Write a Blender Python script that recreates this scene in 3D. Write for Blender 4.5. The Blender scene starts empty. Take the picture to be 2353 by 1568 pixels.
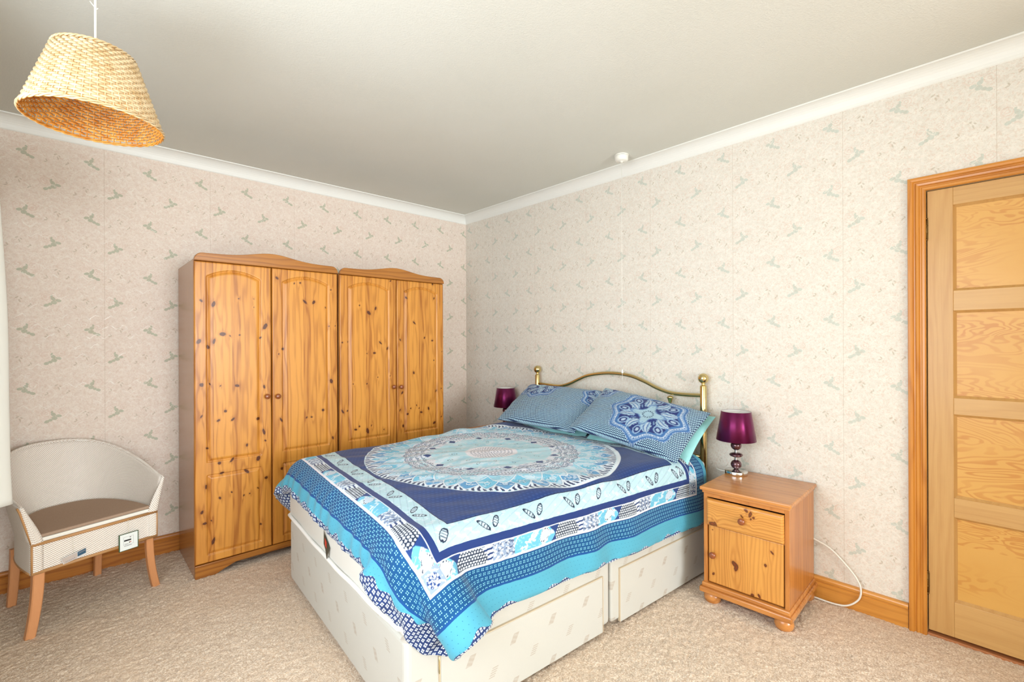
import bpy, bmesh, math, random
import numpy as np
from mathutils import Vector, Matrix

# ------------------------------------------------------------------ camera, light, exposure
SC = bpy.context.scene
COL = SC.collection
EYE = 1.308
YAW, ROLL, FPX = .8209, -.0038, 1085.0
RX, LY = 2.782, 3.635            # planes of the two walls in view
NX, BY = -.45, -4.6             # window wall beside the camera, wall behind it
CEIL = 2.512

def setup_camera():
    cd = bpy.data.cameras.new('camera'); co = bpy.data.objects.new('camera', cd); COL.objects.link(co)
    A = Vector((math.cos(YAW), math.sin(YAW), 0)); R = Vector((math.sin(YAW), -math.cos(YAW), 0)); U = Vector((0, 0, 1))
    R2 = R*math.cos(ROLL)+U*math.sin(ROLL); U2 = -R*math.sin(ROLL)+U*math.cos(ROLL)
    m = Matrix((R2, U2, -A)).transposed().to_4x4(); m.translation = (0, 0, EYE)
    co.matrix_world = m
    cd.sensor_width = 36; cd.lens = FPX/2353*36; cd.shift_y = 1.7/2353; cd.clip_start = .02
    SC.camera = co
setup_camera()

W = bpy.data.worlds.new('sky'); SC.world = W; W.use_nodes = True
bgn = W.node_tree.nodes['Background']; bgn.inputs[0].default_value = (.80, .88, 1.0, 1); bgn.inputs[1].default_value = 1.0

def area(name, loc, rot, sx, sy, power, col):
    l = bpy.data.lights.new(name, 'AREA'); l.shape = 'RECTANGLE'; l.size = sx; l.size_y = sy; l.energy = power; l.color = col
    o = bpy.data.objects.new(name, l); COL.objects.link(o); o.location = loc; o.rotation_euler = rot
    return o
# daylight entering by the window beside the camera; added fill light at an unseen window behind it
area('daylight_side', (NX+.03, 1.00, 1.42), (0, math.radians(-90), 0), 1.45, 1.9, 33, (.87, .94, 1.0))
area('fill_light_back', (.80, BY+.03, 1.42), (math.radians(90), 0, 0), 2.1, 1.45, 160, (.88, .945, 1.0))

SC.view_settings.view_transform = 'Standard'; SC.view_settings.look = 'None'
SC.view_settings.gamma = 1; SC.view_settings.use_curve_mapping = False
SC.view_settings.exposure = 0.58

# ------------------------------------------------------------------ helpers
def lin(r, g, b):
    f = lambda c: (c/255/12.92) if c/255 <= .04045 else ((c/255+.055)/1.055)**2.4
    return (f(r), f(g), f(b), 1)
def link(o, parent=None):
    COL.objects.link(o)
    if parent is not None: o.parent = parent
    return o
def mobj(name, verts, faces, mat=None, parent=None, smooth=False, uv=None, mod=None):
    me = bpy.data.meshes.new(name); me.from_pydata([tuple(v) for v in verts], [], [tuple(f) for f in faces]); me.update()
    if smooth: me.polygons.foreach_set('use_smooth', [True]*len(me.polygons))
    o = bpy.data.objects.new(name, me)
    for m in (mat if isinstance(mat, (list, tuple)) else [mat]):
        if m: me.materials.append(m)
    if uv is not None:
        l = me.uv_layers.new(name='UVMap'); vi = np.zeros(len(me.loops), int); me.loops.foreach_get('vertex_index', vi)
        l.data.foreach_set('uv', np.asarray(uv, float)[vi].ravel())
    return link(o, parent)
def tag(o, label=None, cat=None, group=None, kind=None):
    if label: o['label'] = label
    if cat: o['category'] = cat
    if group: o['group'] = group
    if kind: o['kind'] = kind
    return o
def empty(name, loc, rz=0):
    o = bpy.data.objects.new(name, None); o.location = loc; o.rotation_euler = (0, 0, rz); o.empty_display_size = .1
    return link(o)
class MB:
    """collects shapes, then links them as one mesh object"""
    def __init__(s): s.v = []; s.f = []; s.sm = []; s.mi = []
    def add(s, v, f, smooth=False, mi=0):
        n = len(s.v); s.v += [tuple(p) for p in v]; s.f += [tuple(i+n for i in q) for q in f]; s.sm += [smooth]*len(f); s.mi += [mi]*len(f); return s
    def box(s, a, b, bev=0, mi=0, seg=2):
        bm = bmesh.new(); bmesh.ops.create_cube(bm, size=1)
        for v in bm.verts: v.co = Vector([(a[i]+b[i])/2+v.co[i]*(b[i]-a[i]) for i in range(3)])
        if bev > 0: bmesh.ops.bevel(bm, geom=list(bm.edges), offset=bev, segments=seg, profile=.5, affect='EDGES')
        bm.normal_update(); bm.verts.ensure_lookup_table()
        s.add([v.co[:] for v in bm.verts], [[v.index for v in f.verts] for f in bm.faces], False, mi); bm.free(); return s
    def lathe(s, prof, c=(0, 0, 0), axis='Z', seg=32, mi=0, smooth=True):
        v = []; f = []
        for r, h in prof:
            for k in range(seg):
                t = 2*math.pi*k/seg; x, y = r*math.cos(t), r*math.sin(t)
                p = {'Z': (x, y, h), 'X': (h, x, y), 'Y': (x, h, y)}[axis]; v.append((p[0]+c[0], p[1]+c[1], p[2]+c[2]))
        for i in range(len(prof)-1):
            for k in range(seg):
                a = i*seg+k; b = i*seg+(k+1) % seg; f.append((a, b, b+seg, a+seg))
        for i in (0, len(prof)-1):
            if prof[i][0] > 1e-5: f.append(tuple(i*seg+k for k in range(seg)))
        return s.add(v, f, smooth, mi)
    def tube(s, pts, r, seg=10, closed=False, mi=0, flat=1.0):
        pts = [Vector(p) for p in pts]; n = len(pts); v = []; f = []; up = None
        for i, p in enumerate(pts):
            if closed: t = pts[(i+1) % n]-pts[i-1]
            else: t = pts[min(i+1, n-1)]-pts[max(i-1, 0)]
            t.normalize()
            if up is None:
                up = Vector((0, 0, 1)) if abs(t.z) < .9 else Vector((1, 0, 0))
            up = (up-t*up.dot(t)).normalized(); sd = t.cross(up)
            rr = r[i] if isinstance(r, (list, tuple)) else r
            for k in range(seg):
                a = 2*math.pi*k/seg; v.append(p+(sd*math.cos(a)+up*math.sin(a)*flat)*rr)
        m = n if closed else n-1
        for i in range(m):
            for k in range(seg):
                a = i*seg+k; b = i*seg+(k+1) % seg; c = ((i+1) % n)*seg
                f.append((a, b, c+(k+1) % seg, c+k))
        if not closed: f.append(tuple(range(seg))[::-1]); f.append(tuple((n-1)*seg+k for k in range(seg)))
        return s.add(v, f, True, mi)
    def prism(s, outline, y0, y1, axis='Y', mi=0, smooth=False):
        """outline in (x,z) extruded along Y (or (y,z) along X, (x,y) along Z)"""
        n = len(outline)
        P = {'Y': lambda a, b, t: (a, t, b), 'X': lambda a, b, t: (t, a, b), 'Z': lambda a, b, t: (a, b, t)}[axis]
        v = [P(a, b, y0) for a, b in outline]+[P(a, b, y1) for a, b in outline]
        f = [tuple(range(n)), tuple(range(n, 2*n))[::-1]]+[(i, i+n, (i+1) % n+n, (i+1) % n) for i in range(n)]
        return s.add(v, f, smooth, mi)
    def build(s, name, mat, parent=None, uvf=None, bevel=0):
        o = mobj(name, s.v, s.f, mat, parent)
        me = o.data; me.polygons.foreach_set('use_smooth', s.sm)
        if isinstance(mat, (list, tuple)): me.polygons.foreach_set('material_index', s.mi)
        bm = bmesh.new(); bm.from_mesh(me); bmesh.ops.recalc_face_normals(bm, faces=bm.faces); bm.to_mesh(me); bm.free()
        if uvf:
            l = me.uv_layers.new(name='UVMap'); vi = np.zeros(len(me.loops), int); me.loops.foreach_get('vertex_index', vi)
            uv = np.array([uvf(Vector(v)) for v in s.v]); l.data.foreach_set('uv', uv[vi].ravel())
        if bevel:
            md = o.modifiers.new('bevel', 'BEVEL'); md.width = bevel; md.segments = 2; md.limit_method = 'ANGLE'; md.angle_limit = .9; md.harden_normals = False
        return o
def catmull(p, n):
    p = [Vector(q) for q in p]; out = []
    for i in range(len(p)-1):
        a, b, c, d = p[max(i-1, 0)], p[i], p[i+1], p[min(i+2, len(p)-1)]
        for k in range(n):
            t = k/n; out.append(.5*((2*b)+(c-a)*t+(2*a-5*b+4*c-d)*t*t+(3*b-a-3*c+d)*t**3))
    out.append(p[-1]); return out

# ------------------------------------------------------------------ node expressions
class Tree:
    def __init__(s, name, rough=.5, spec=.5):
        s.m = bpy.data.materials.new(name); s.m.use_nodes = True; s.t = s.m.node_tree; s.n = s.t.nodes
        s.bsdf = s.n['Principled BSDF']; s.bsdf.inputs['Roughness'].default_value = rough; s.bsdf.inputs['Specular IOR Level'].default_value = spec
        s._obj = None; s._uv = None
    def put(s, sock, val):
        if isinstance(val, X): val = val.s
        if isinstance(val, bpy.types.NodeSocket): s.t.links.new(val, sock)
        else:
            sock.default_value = val
    def math(s, op, *a, clamp=False):
        nd = s.n.new('ShaderNodeMath'); nd.operation = op; nd.use_clamp = clamp
        for i, v in enumerate(a): s.put(nd.inputs[i], v)
        return X(s, nd.outputs[0])
    def sep(s, sock):
        nd = s.n.new('ShaderNodeSeparateXYZ'); s.t.links.new(sock, nd.inputs[0]); return [X(s, nd.outputs[i]) for i in range(3)]
    def obj(s):
        if not s._obj: s._tc = s.n.new('ShaderNodeTexCoord'); s._obj = s.sep(s._tc.outputs['Object'])
        return s._obj
    def uv(s):
        if not s._uv: nd = s.n.new('ShaderNodeUVMap'); nd.uv_map = 'UVMap'; s._uv = s.sep(nd.outputs[0])[:2]
        return s._uv
    def pos(s):
        nd = s.n.new('ShaderNodeNewGeometry'); return s.sep(nd.outputs['Position'])
    def vec(s, x, y, z):
        nd = s.n.new('ShaderNodeCombineXYZ')
        for i, v in enumerate((x, y, z)): s.put(nd.inputs[i], v)
        return nd.outputs[0]
    def noise(s, x, y, z=0.0, scale=1, detail=2, rough=.5, dist=0):
        nd = s.n.new('ShaderNodeTexNoise'); s.t.links.new(s.vec(x, y, z), nd.inputs['Vector']); nd.inputs['Scale'].default_value = scale
        nd.inputs['Detail'].default_value = detail; nd.inputs['Roughness'].default_value = rough; nd.inputs['Distortion'].default_value = dist
        return X(s, nd.outputs['Fac'])
    def voro(s, x, y, z=0.0, scale=1, feature='F1', rnd=1, out='Distance'):
        nd = s.n.new('ShaderNodeTexVoronoi'); nd.feature = feature; s.t.links.new(s.vec(x, y, z), nd.inputs['Vector']); nd.inputs['Scale'].default_value = scale
        nd.inputs['Randomness'].default_value = rnd
        return X(s, nd.outputs[out])
    def white(s, x):
        nd = s.n.new('ShaderNodeTexWhiteNoise'); nd.noise_dimensions = '1D'; s.put(nd.inputs['W'], x); return X(s, nd.outputs['Value'])
    def step(s, x, e0, e1):
        nd = s.n.new('ShaderNodeMapRange'); nd.interpolation_type = 'SMOOTHSTEP'; s.put(nd.inputs[0], x); s.put(nd.inputs[1], e0); s.put(nd.inputs[2], e1)
        return X(s, nd.outputs[0])
    def mix(s, f, a, b, mode='MIX'):
        nd = s.n.new('ShaderNodeMix'); nd.data_type = 'RGBA'; nd.blend_type = mode; s.put(nd.inputs[0], f)
        for i, v in ((6, a), (7, b)): s.put(nd.inputs[i], v)
        return X(s, nd.outputs[2])
    def attr(s, name, color=False):
        nd = s.n.new('ShaderNodeAttribute'); nd.attribute_name = name; return X(s, nd.outputs['Color' if color else 'Fac'])
    def bump(s, h, dist=.002, strength=1.0):
        nd = s.n.new('ShaderNodeBump'); s.put(nd.inputs['Height'], h); nd.inputs['Distance'].default_value = dist; nd.inputs['Strength'].default_value = strength
        s.t.links.new(nd.outputs[0], s.bsdf.inputs['Normal']); return s
    def col(s, c): s.put(s.bsdf.inputs['Base Color'], c); return s
    def set(s, **k):
        for a, v in k.items(): s.put(s.bsdf.inputs[a.replace('_', ' ')], v)
        return s
    def ellipse(s, u, v, cx, cy, a, b, ang=0, soft=.15):
        c, sn = math.cos(ang), math.sin(ang); dx = u-cx; dy = v-cy
        p = (dx*(c/a)+dy*(sn/a)); q = (dy*(c/b)-dx*(sn/b))
        return 1-s.step(p*p+q*q, 1-soft, 1+soft)
class X:
    def __init__(s, t, sock): s.t = t; s.s = sock
    def _o(s, op, *a): return s.t.math(op, s, *a)
    def __add__(s, o): return s._o('ADD', o)
    __radd__ = __add__
    def __sub__(s, o): return s._o('SUBTRACT', o)
    def __rsub__(s, o): return s.t.math('SUBTRACT', o, s)
    def __mul__(s, o): return s._o('MULTIPLY', o)
    __rmul__ = __mul__
    def __truediv__(s, o): return s._o('DIVIDE', o)
    def fl(s): return s._o('FLOOR')
    def fr(s): return s._o('FRACT')
    def sin(s): return s._o('SINE')
    def abs(s): return s._o('ABSOLUTE')
    def gt(s, o): return s._o('GREATER_THAN', o)
    def lt(s, o): return s._o('LESS_THAN', o)
    def mx(s, o): return s._o('MAXIMUM', o)
    def mn(s, o): return s._o('MINIMUM', o)
    def pw(s, o): return s._o('POWER', o)
    def pp(s, o): return s._o('PINGPONG', o)
def plain(name, rgb, rough=.5, metal=0, spec=.5, **k):
    T = Tree(name, rough, spec); T.col(lin(*rgb)); T.bsdf.inputs['Metallic'].default_value = metal; T.set(**k); return T.m

# ------------------------------------------------------------------ materials
def wallpaper(name, axis, a0, z0, sgn, C0, C1, leafc, la=.62):
    T = Tree(name, .62, .35); p = T.pos(); a = p[axis]; z = p[2]
    u = (a-a0)*sgn; w = (z-z0)
    row = ((w/.16)+.5).fl(); odd = (row/2).fr()*2
    lx = u-odd*.117; cx = ((lx/.267)+.5).fr()*.267-.1335
    cz = ((w/.16)+.5).fr()*.16-.08
    mx = cx*(1-odd*2)
    wob = (T.noise(a, z, 0.0, 120, 1)-.5)*.003
    mx = mx+wob
    leaf = None
    for e in ((-.0165, .004, .0120, .0078, .25), (.0050, .0135, .0115, .0088, .9), (.0010, -.0070, .0120, .0105, .3), (.0165, -.0165, .0085, .0075, 0), (.0315, -.0240, .0110, .0080, -.4), (.011, .028, .0045, .0070, .5)):
        l = T.ellipse(mx, cz, *e, soft=.22); leaf = l if leaf is None else leaf.mx(l)
    # small brown sprigs half way between the clusters
    sx = ((lx/.267)).fr()*.267-.1335
    sp = None
    for e in ((-.01, .014, .008, .0035, .6), (.006, .008, .006, .003, -.7), (.0, -.004, .003, .009, .3), (.035, -.03, .007, .003, .9), (.042, -.022, .003, .006, .3), (-.05, -.035, .007, .003, .3), (-.045, -.026, .003, .007, .5)):
        l = T.ellipse(sx+wob, cz, *e, soft=.5); sp = l if sp is None else sp.mx(l)
    n1 = T.noise(a, z, 1.7, 55, 3, .6); n2 = T.noise(a, z, 5.1, 26, 3, .6, 1.2); n3 = T.noise(a, z, 9.3, 90, 2, .6, .8)
    # faint pink roses beside the leaves
    rx = mx-.034; rz = cz-.022; rr = (rx*rx+rz*rz).pw(.5)
    rose = (1-T.step(rr, .016, .034))*T.step((rr*560+n2*9).sin(), -.1, .8)
    rx2 = mx+.028; rz2 = cz-.030; rr2 = (rx2*rx2+rz2*rz2).pw(.5)
    rose = rose.mx((1-T.step(rr2, .012, .026))*T.step((rr2*620+n1*10).sin(), 0, .9))
    scroll = T.step((n2-.5).abs(), .035, .012)
    base = T.mix(T.step(n1, .35, .65), lin(*C0), lin(*C1))
    base = T.mix(T.step(n3, .50, .64)*.42, base, lin(216, 190, 172)); base = T.mix(T.step(T.noise(a, z, 21.0, 150, 2, .6, 1.5), .52, .66)*.22, base, lin(186, 178, 152))
    base = T.mix(scroll*.32, base, lin(244, 238, 228))
    base = T.mix(rose*.26, base, lin(214, 176, 158))
    base = T.mix(sp*.42, base, lin(164, 148, 118))
    base = T.mix(leaf*la, base, lin(*leafc))
    # silvery embossed zigzags, their sheen partly lightened into the colour
    zzz = z+((a*(1/.030)+n2*1.1).pp(1.0)-.5)*.026
    ln = ((zzz/.055).fr()-.5).abs()
    zig = T.step(ln, .07, .02)*T.step(T.noise(a, z, 3.3, 17, 2), .47, .58)
    base = T.mix(zig*.55, base, lin(240, 234, 222))
    # paper joints
    sm = (((u-.061)/.53+.5).fr()-.5).abs()*.53
    base = T.mix((1-T.step(sm, .0006, .0016))*.35, base, lin(168, 142, 112))
    T.col(base); T.set(Roughness=(.62-zig*.34)); T.bump(n2*.5+scroll*.3+n1*.3+zig*.5, .0012, .5)
    return T.m
M = {}
M['paper_left'] = wallpaper('wallpaper_left', 0, .078, 2.342, 1, (232, 218, 205), (226, 209, 196), (142, 160, 128), .55)
M['paper_right'] = wallpaper('wallpaper_right', 1, 1.181, 2.372, -1, (230, 225, 215), (223, 217, 206), (158, 180, 168), .42)
def mk_ceiling():
    T = Tree('ceiling_paint', .8, .2); p = T.pos(); n = T.noise(p[0], p[1], p[2], 2.0, 3); f = T.noise(p[0], p[1], p[2], 140, 3, .6)
    T.col(T.mix(n, lin(224, 224, 216), lin(216, 216, 206))); T.bump(f, .003, .45); return T.m
M['ceiling'] = mk_ceiling()
M['white_paint'] = plain('white_gloss_paint', (236, 236, 230), .45)
def mk_carpet():
    T = Tree('twist_pile_carpet', .95, .1); p = T.pos()
    n1 = T.noise(p[0], p[1], p[2], 150, 3, .7); n2 = T.noise(p[0], p[1], 0.0, 3.2, 4, .6); n3 = T.noise(p[0], p[1], 0.0, 95, 3, .75); v = T.voro(p[0], p[1], p[2], 210)
    c = T.mix(T.step(n1, .35, .68), lin(200, 172, 144), lin(244, 227, 206))
    c = T.mix(T.step(n2, .40, .68)*.30, c, lin(222, 194, 164))
    c = T.mix(T.step(n3, .60, .72)*.5, c, lin(166, 136, 112))
    T.col(c); T.bump(n1*.8+v*.4+n3*.2, .0035, .8); T.set(Sheen_Weight=.2); return T.m
M['carpet'] = mk_carpet()

def wood(name, light, dark, knotc=(92, 44, 16), g=2, c=0, c2=1, strip=.075, rough=.32, knots=.0, attr=False, coat=.25, off=0., contrast=1., figure=0., uv=False):
    """pine: g grain axis, c cross axis; strips of glued board along c"""
    T = Tree(name, rough, .5); P = T.obj()
    G, Cc, Dd = P[g], P[c], P[c2]
    Cc = Cc+off; G = G+off*3.1
    if attr:
        wp = T.attr('warp'); kk = T.attr('knot')
    sid = (Cc/strip).fl(); r = T.white(sid+off*7+.5); r2 = T.white(sid*1.7+off*3+9.1)
    gg = G+r*3.0
    n = T.noise(Cc*7, Dd*7, gg*.9, 1.6, 2, .5)
    ph = Cc*(150+figure)+n*26+r*20
    if attr: ph = ph+wp*4
    ring = (ph).sin()*.5+.5
    fine = T.noise(Cc*230, Dd*230, gg*6, 1, 3, .6)
    soft = T.noise(Cc*14, Dd*14, gg*1.2, 1, 2)
    f = ring.pw(2.2)*.26*contrast+fine*.40+soft*.34+(r2-.5)*.24-.10
    base = T.mix(T.step(f, .08, .86), lin(*light), lin(*dark))
    if knots:
        kv = T.voro(Cc*1.0+Dd*.7, G*.62, 0.0, knots, rnd=1); kr = T.voro(Cc*1.0+Dd*.7, G*.62, 0.0, knots, rnd=1, out='Color')
        kn = T.noise(Cc, Dd, G, 60, 1)*.05
        sel = T.sep(kr.s)[0].gt(.45)
        core = (1-T.step(kv+kn, .075, .11))*sel; halo = (1-T.step(kv+kn, .07, .30))*sel
        base = T.mix(halo*.35, base, lin(*dark)); base = T.mix(core*.9, base, lin(*knotc))
    if attr:
        kn = (T.noise(Cc, Dd, G, 90, 2)-.5)*.42
        base = T.mix(T.step(kk+kn*.5, .06, .5)*.42, base, lin(dark[0]*.86, dark[1]*.72, dark[2]*.5))
        base = T.mix(T.step(kk+kn, .46, .60)*.92, base, lin(*knotc))
        base = T.mix(T.step(kk+kn, .80, .95)*.55, base, lin(knotc[0]*1.6, knotc[1]*1.5, knotc[2]*1.4))
    T.col(base); T.bump(fine*.5+ring*.2, .0006, .4); T.set(Coat_Weight=coat, Coat_Roughness=.18); return T.m
M['pine_door'] = wood('pine_wardrobe_door', (216, 148, 62), (152, 84, 20), knotc=(66, 26, 6), attr=True, strip=.046, contrast=1.0, coat=.06, rough=.36)
M['pine_rail'] = wood('pine_rail', (184, 120, 46), (132, 74, 20), g=0, c=2, strip=.2, knots=9)
M['pine_side'] = wood('pine_veneer_side', (176, 118, 62), (148, 92, 44), g=2, c=1, c2=0, strip=.11, rough=.26, contrast=.35, coat=.3)
M['ns_front'] = wood('nightstand_pine_front', (222, 158, 76), (176, 108, 42), knotc=(84, 34, 10), attr=True, g=2, c=1, c2=0, strip=.085, contrast=.8, figure=230)
M['ns_drawer'] = wood('nightstand_pine_drawer', (224, 162, 80), (178, 110, 44), attr=True, g=1, c=2, c2=0, strip=.3, contrast=.9, figure=300)
M['ns_vert'] = wood('nightstand_pine_vertical', (198, 128, 60), (154, 86, 34), g=2, c=0, c2=1, strip=.065, knots=10, off=.37)
M['ns_flat'] = wood('nightstand_pine_flat', (210, 142, 74), (168, 102, 44), g=1, c=0, c2=2, strip=.09, knots=6, off=.2, rough=.25)
M['knob'] = plain('brown_turned_wood', (140, 74, 36), .28, Coat_Weight=.5)
M['skirt_l'] = wood('skirting_pine_left', (194, 124, 46), (146, 80, 22), g=0, c=2, strip=.5, knots=7, off=.8)
M['skirt_r'] = wood('skirting_pine_right', (216, 150, 66), (180, 112, 40), g=1, c=2, c2=0, strip=.5, knots=6, off=.4)
M['arch_v'] = wood('architrave_pine_upright', (208, 138, 54), (164, 92, 26), g=2, c=1, c2=0, strip=.5, knots=6, off=.1)
M['arch_h'] = wood('architrave_pine_head', (208, 138, 54), (164, 92, 26), g=1, c=2, c2=0, strip=.5, knots=6, off=.3)
M['door_stile'] = wood('door_stile_pine', (208, 164, 102), (184, 134, 74), g=2, c=1, c2=0, strip=.4, contrast=.5, rough=.4, coat=.1)
M['door_rail'] = wood('door_rail_pine', (208, 164, 102), (186, 138, 78), g=1, c=2, c2=0, strip=.4, contrast=.5, off=.6, rough=.4, coat=.1)
def mk_ply():
    T = Tree('door_panel_ply', .38, .5); P = T.obj(); y, z = P[1], P[2]
    row = ((z+.03)/.452).fl(); r = T.white(row+3.3)
    n = T.noise(y*1.5, z*4.2, r*9, 1.35, 3, .5, .5)
    ph = n*170+z*34
    s = ph.sin()*.5+.5
    f = T.step(s, .42, .92)*T.step(T.noise(y*1.2, z*3, r*5+2, 1.5, 2), .30, .62)
    fine = T.noise(y*8, z*260, 0.0, 1, 3, .6)
    c = T.mix(T.noise(y*2, z*3, r, 1.3, 2), lin(222, 174, 96), lin(208, 154, 70))
    c = T.mix(f*.6, c, lin(184, 108, 34)); c = T.mix(fine*.22, c, lin(214, 150, 66))
    T.col(c); T.set(Coat_Weight=.15, Coat_Roughness=.25); return T.m
M['ply'] = mk_ply()
M['brass'] = plain('polished_brass', (208, 190, 136), .15, 1)
M['old_brass'] = plain('tarnished_brass', (120, 96, 60), .4, 1)
M['chrome'] = plain('chrome', (225, 225, 222), .12, 1)
M['plastic_white'] = plain('white_plastic', (238, 236, 226), .35)
M['dark_gap'] = plain('dark_void', (40, 22, 12), .8)
M['glass'] = None
def mk_glass():
    T = Tree('window_glass', 0, .5); T.col((1, 1, 1, 1)); T.set(Transmission_Weight=1.0, IOR=1.45); return T.m
M['glass'] = mk_glass()

# ------------------------------------------------------------------ the room
def struct(o): o['kind'] = 'structure'; return o
rng = np.random.RandomState(7)
def grid_mesh(name, Pts, mat, parent=None, uv=None, smooth=True, flip=False, attrs=None, cattrs=None):
    n, m = Pts.shape[:2]; idx = np.arange(n*m).reshape(n, m)
    q = np.stack([idx[:-1, :-1], idx[1:, :-1], idx[1:, 1:], idx[:-1, 1:]], -1).reshape(-1, 4)
    if flip: q = q[:, ::-1]
    me = bpy.data.meshes.new(name); me.vertices.add(n*m); me.vertices.foreach_set('co', Pts.reshape(-1).astype(np.float32))
    me.loops.add(q.size); me.loops.foreach_set('vertex_index', q.ravel().astype(np.int32)); me.polygons.add(len(q))
    me.polygons.foreach_set('loop_start', np.arange(0, q.size, 4, dtype=np.int32)); me.polygons.foreach_set('loop_total', np.full(len(q), 4, np.int32))
    me.update(calc_edges=True); me.polygons.foreach_set('use_smooth', np.full(len(q), smooth))
    if uv is not None: l = me.uv_layers.new(name='UVMap'); l.data.foreach_set('uv', uv.reshape(-1, 2)[q.ravel()].ravel().astype(np.float32))
    for k, v in (attrs or {}).items(): a = me.attributes.new(k, 'FLOAT', 'POINT'); a.data.foreach_set('value', v.ravel().astype(np.float32))
    for k, v in (cattrs or {}).items():
        a = me.attributes.new(k, 'FLOAT_COLOR', 'POINT'); c = np.concatenate([v.reshape(-1, 3), np.ones((n*m, 1))], 1); a.data.foreach_set('color', c.ravel().astype(np.float32))
    if mat: me.materials.append(mat)
    o = bpy.data.objects.new(name, me); return link(o, parent)
def room():
    # carpet with real pile relief where the camera sees it
    xs = np.arange(NX, RX+.01, .0085); ys = np.arange(-.75, LY+.01, .0085); gx, gy = np.meshgrid(xs, ys, indexing='ij')
    gx = gx+rng.uniform(-.003, .003, gx.shape); gy = gy+rng.uniform(-.003, .003, gy.shape)
    z = rng.uniform(-.003, .004, gx.shape)+.001*np.sin(gx*23+np.sin(gy*17)*1.5)
    gx = np.clip(gx, NX, RX); gy = np.clip(gy, None, LY)
    fl = grid_mesh('floor', np.stack([gx, gy, z], -1), M['carpet'])
    v0 = len(fl.data.vertices)
    bm = bmesh.new(); bm.from_mesh(fl.data)
    vs = [bm.verts.new(p) for p in ((NX, BY, 0), (RX, BY, 0), (RX, -.75, 0), (NX, -.75, 0))]; bm.faces.new(vs); bm.to_mesh(fl.data); bm.free(); struct(fl)
    struct(MB().box((NX-.1, BY-.1, CEIL), (RX+.1, LY+.1, CEIL+.1)).build('ceiling', M['ceiling']))
    struct(MB().box((NX-.1, LY, -.05), (RX, LY+.1, CEIL)).build('wall_left', M['paper_left']))
    # wall_right with the doorway cut out (door Y -.505..0.300)
    w = MB(); w.box((RX, .298, -.05), (RX+.1, LY+.1, CEIL)); w.box((RX, BY, -.05), (RX+.1, -.505, CEIL)); w.box((RX, -.505, 1.985), (RX+.1, .298, CEIL)); w.box((2.15, BY, -.05), (RX, -.75, CEIL))  # last box: unseen wall step, added to keep back light off the door
    struct(w.build('wall_right', M['paper_right']))
    # wall beside the camera with its window, wall behind with an added window for the fill light
    w = MB(); y0, y1, z0, z1 = -.10, 2.05, .68, 2.16
    w.box((NX-.1, BY, -.05), (NX, y0, CEIL)); w.box((NX-.1, y1, -.05), (NX, LY, CEIL)); w.box((NX-.1, y0, -.05), (NX, y1, z0)); w.box((NX-.1, y0, z1), (NX, y1, CEIL))
    struct(w.build('wall_front', M['paper_right']))
    x0, x1 = -.28, 1.88
    w = MB(); w.box((NX-.1, BY-.1, -.05), (x0, BY, CEIL)); w.box((x1, BY-.1, -.05), (RX+.1, BY, CEIL)); w.box((x0, BY-.1, -.05), (x1, BY, z0)); w.box((x0, BY-.1, z1), (x1, BY, CEIL))
    struct(w.build('wall_back', M['paper_left']))
    def window(name, axis, a0, a1, base):
        r = empty(name, base); struct(r)
        f = MB(); g = MB(); sill = MB(); n = 3; t = .05
        def bx(mb, a, b, c0, c1, d0, d1, bev=.004):
            if axis == 'Y': mb.box((c0-base[0], a-base[1], d0), (c1-base[0], b-base[1], d1), bev)
            else: mb.box((a-base[0], c0-base[1], d0), (b-base[0], c1-base[1], d1), bev)
        p = NX-.08 if axis == 'Y' else BY-.08
        for k in range(n+1):
            a = a0+(a1-a0-t)*k/n; bx(f, a, a+t, p, p+.05, z0, z1)
        bx(f, a0, a1, p, p+.05, z0, z0+t); bx(f, a0, a1, p, p+.05, z1-t, z1)
        for k in range(n):
            a = a0+(a1-a0-t)*k/n+t; bx(g, a-.005, a+(a1-a0-t)/n-t+.005, p+.02, p+.026, z0+t-.005, z1-t+.005, 0)
        bx(sill, a0-.03, a1+.03, p+.05, p+.14, z0-.03, z0)
        f.build('window_frame', M['white_paint'], r); g.build('pane', M['glass'], r); sill.build('window_sill', M['white_paint'], r)
    window('window_1', 'Y', y0, y1, (NX-.05, (y0+y1)/2, 0)); window('fill_window', 'X', x0, x1, ((x0+x1)/2, BY-.05, 0))
    # coving
    prof = [(0, 0)]+[(.057*(1-math.cos(t))+.004, .064*math.sin(t)+.004) for t in np.linspace(0, math.pi/2, 9)]+[(.063, .070), (.063, .0745), (0, .0745)]
    zc = CEIL-.0745
    def cove(name, pts, nrm):
        v = []; f = []
        for p, n in zip(pts, nrm):
            for d, h in prof: v.append((p[0]+n[0]*d, p[1]+n[1]*d, zc+h))
        k = len(prof)
        for i in range(len(pts)-1):
            for j in range(k): f.append((i*k+j, i*k+(j+1) % k, (i+1)*k+(j+1) % k, (i+1)*k+j))
        f += [tuple(range(k)), tuple((len(pts)-1)*k+j for j in range(k))]
        struct(MB().add(v, f).build(name, M['white_paint']))
    cove('trim_1', [(NX, LY), (RX, LY)], [(0, -1), (-1, -1)])
    cove('trim_2', [(RX, LY), (RX, -.75)], [(-1, -1), (-1, 0)])
    # skirting boards: flat face, a quirk and a round nosing on top
    sp = [(0, -.01), (.016, -.01), (.016, .078), (.012, .081), (.012, .084)]+[(.011+.009*math.cos(t), .098+.0135*math.sin(t)) for t in np.linspace(-1.2, 1.45, 8)]+[(0, .1125)]
    MB().prism([(LY-d, h) for d, h in sp], NX, RX-.02, 'X').build('baseboard_left', M['skirt_l'])
    MB().prism([(RX-d, h) for d, h in sp], .3445, LY, 'Y').build('baseboard_right', M['skirt_r'])
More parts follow.
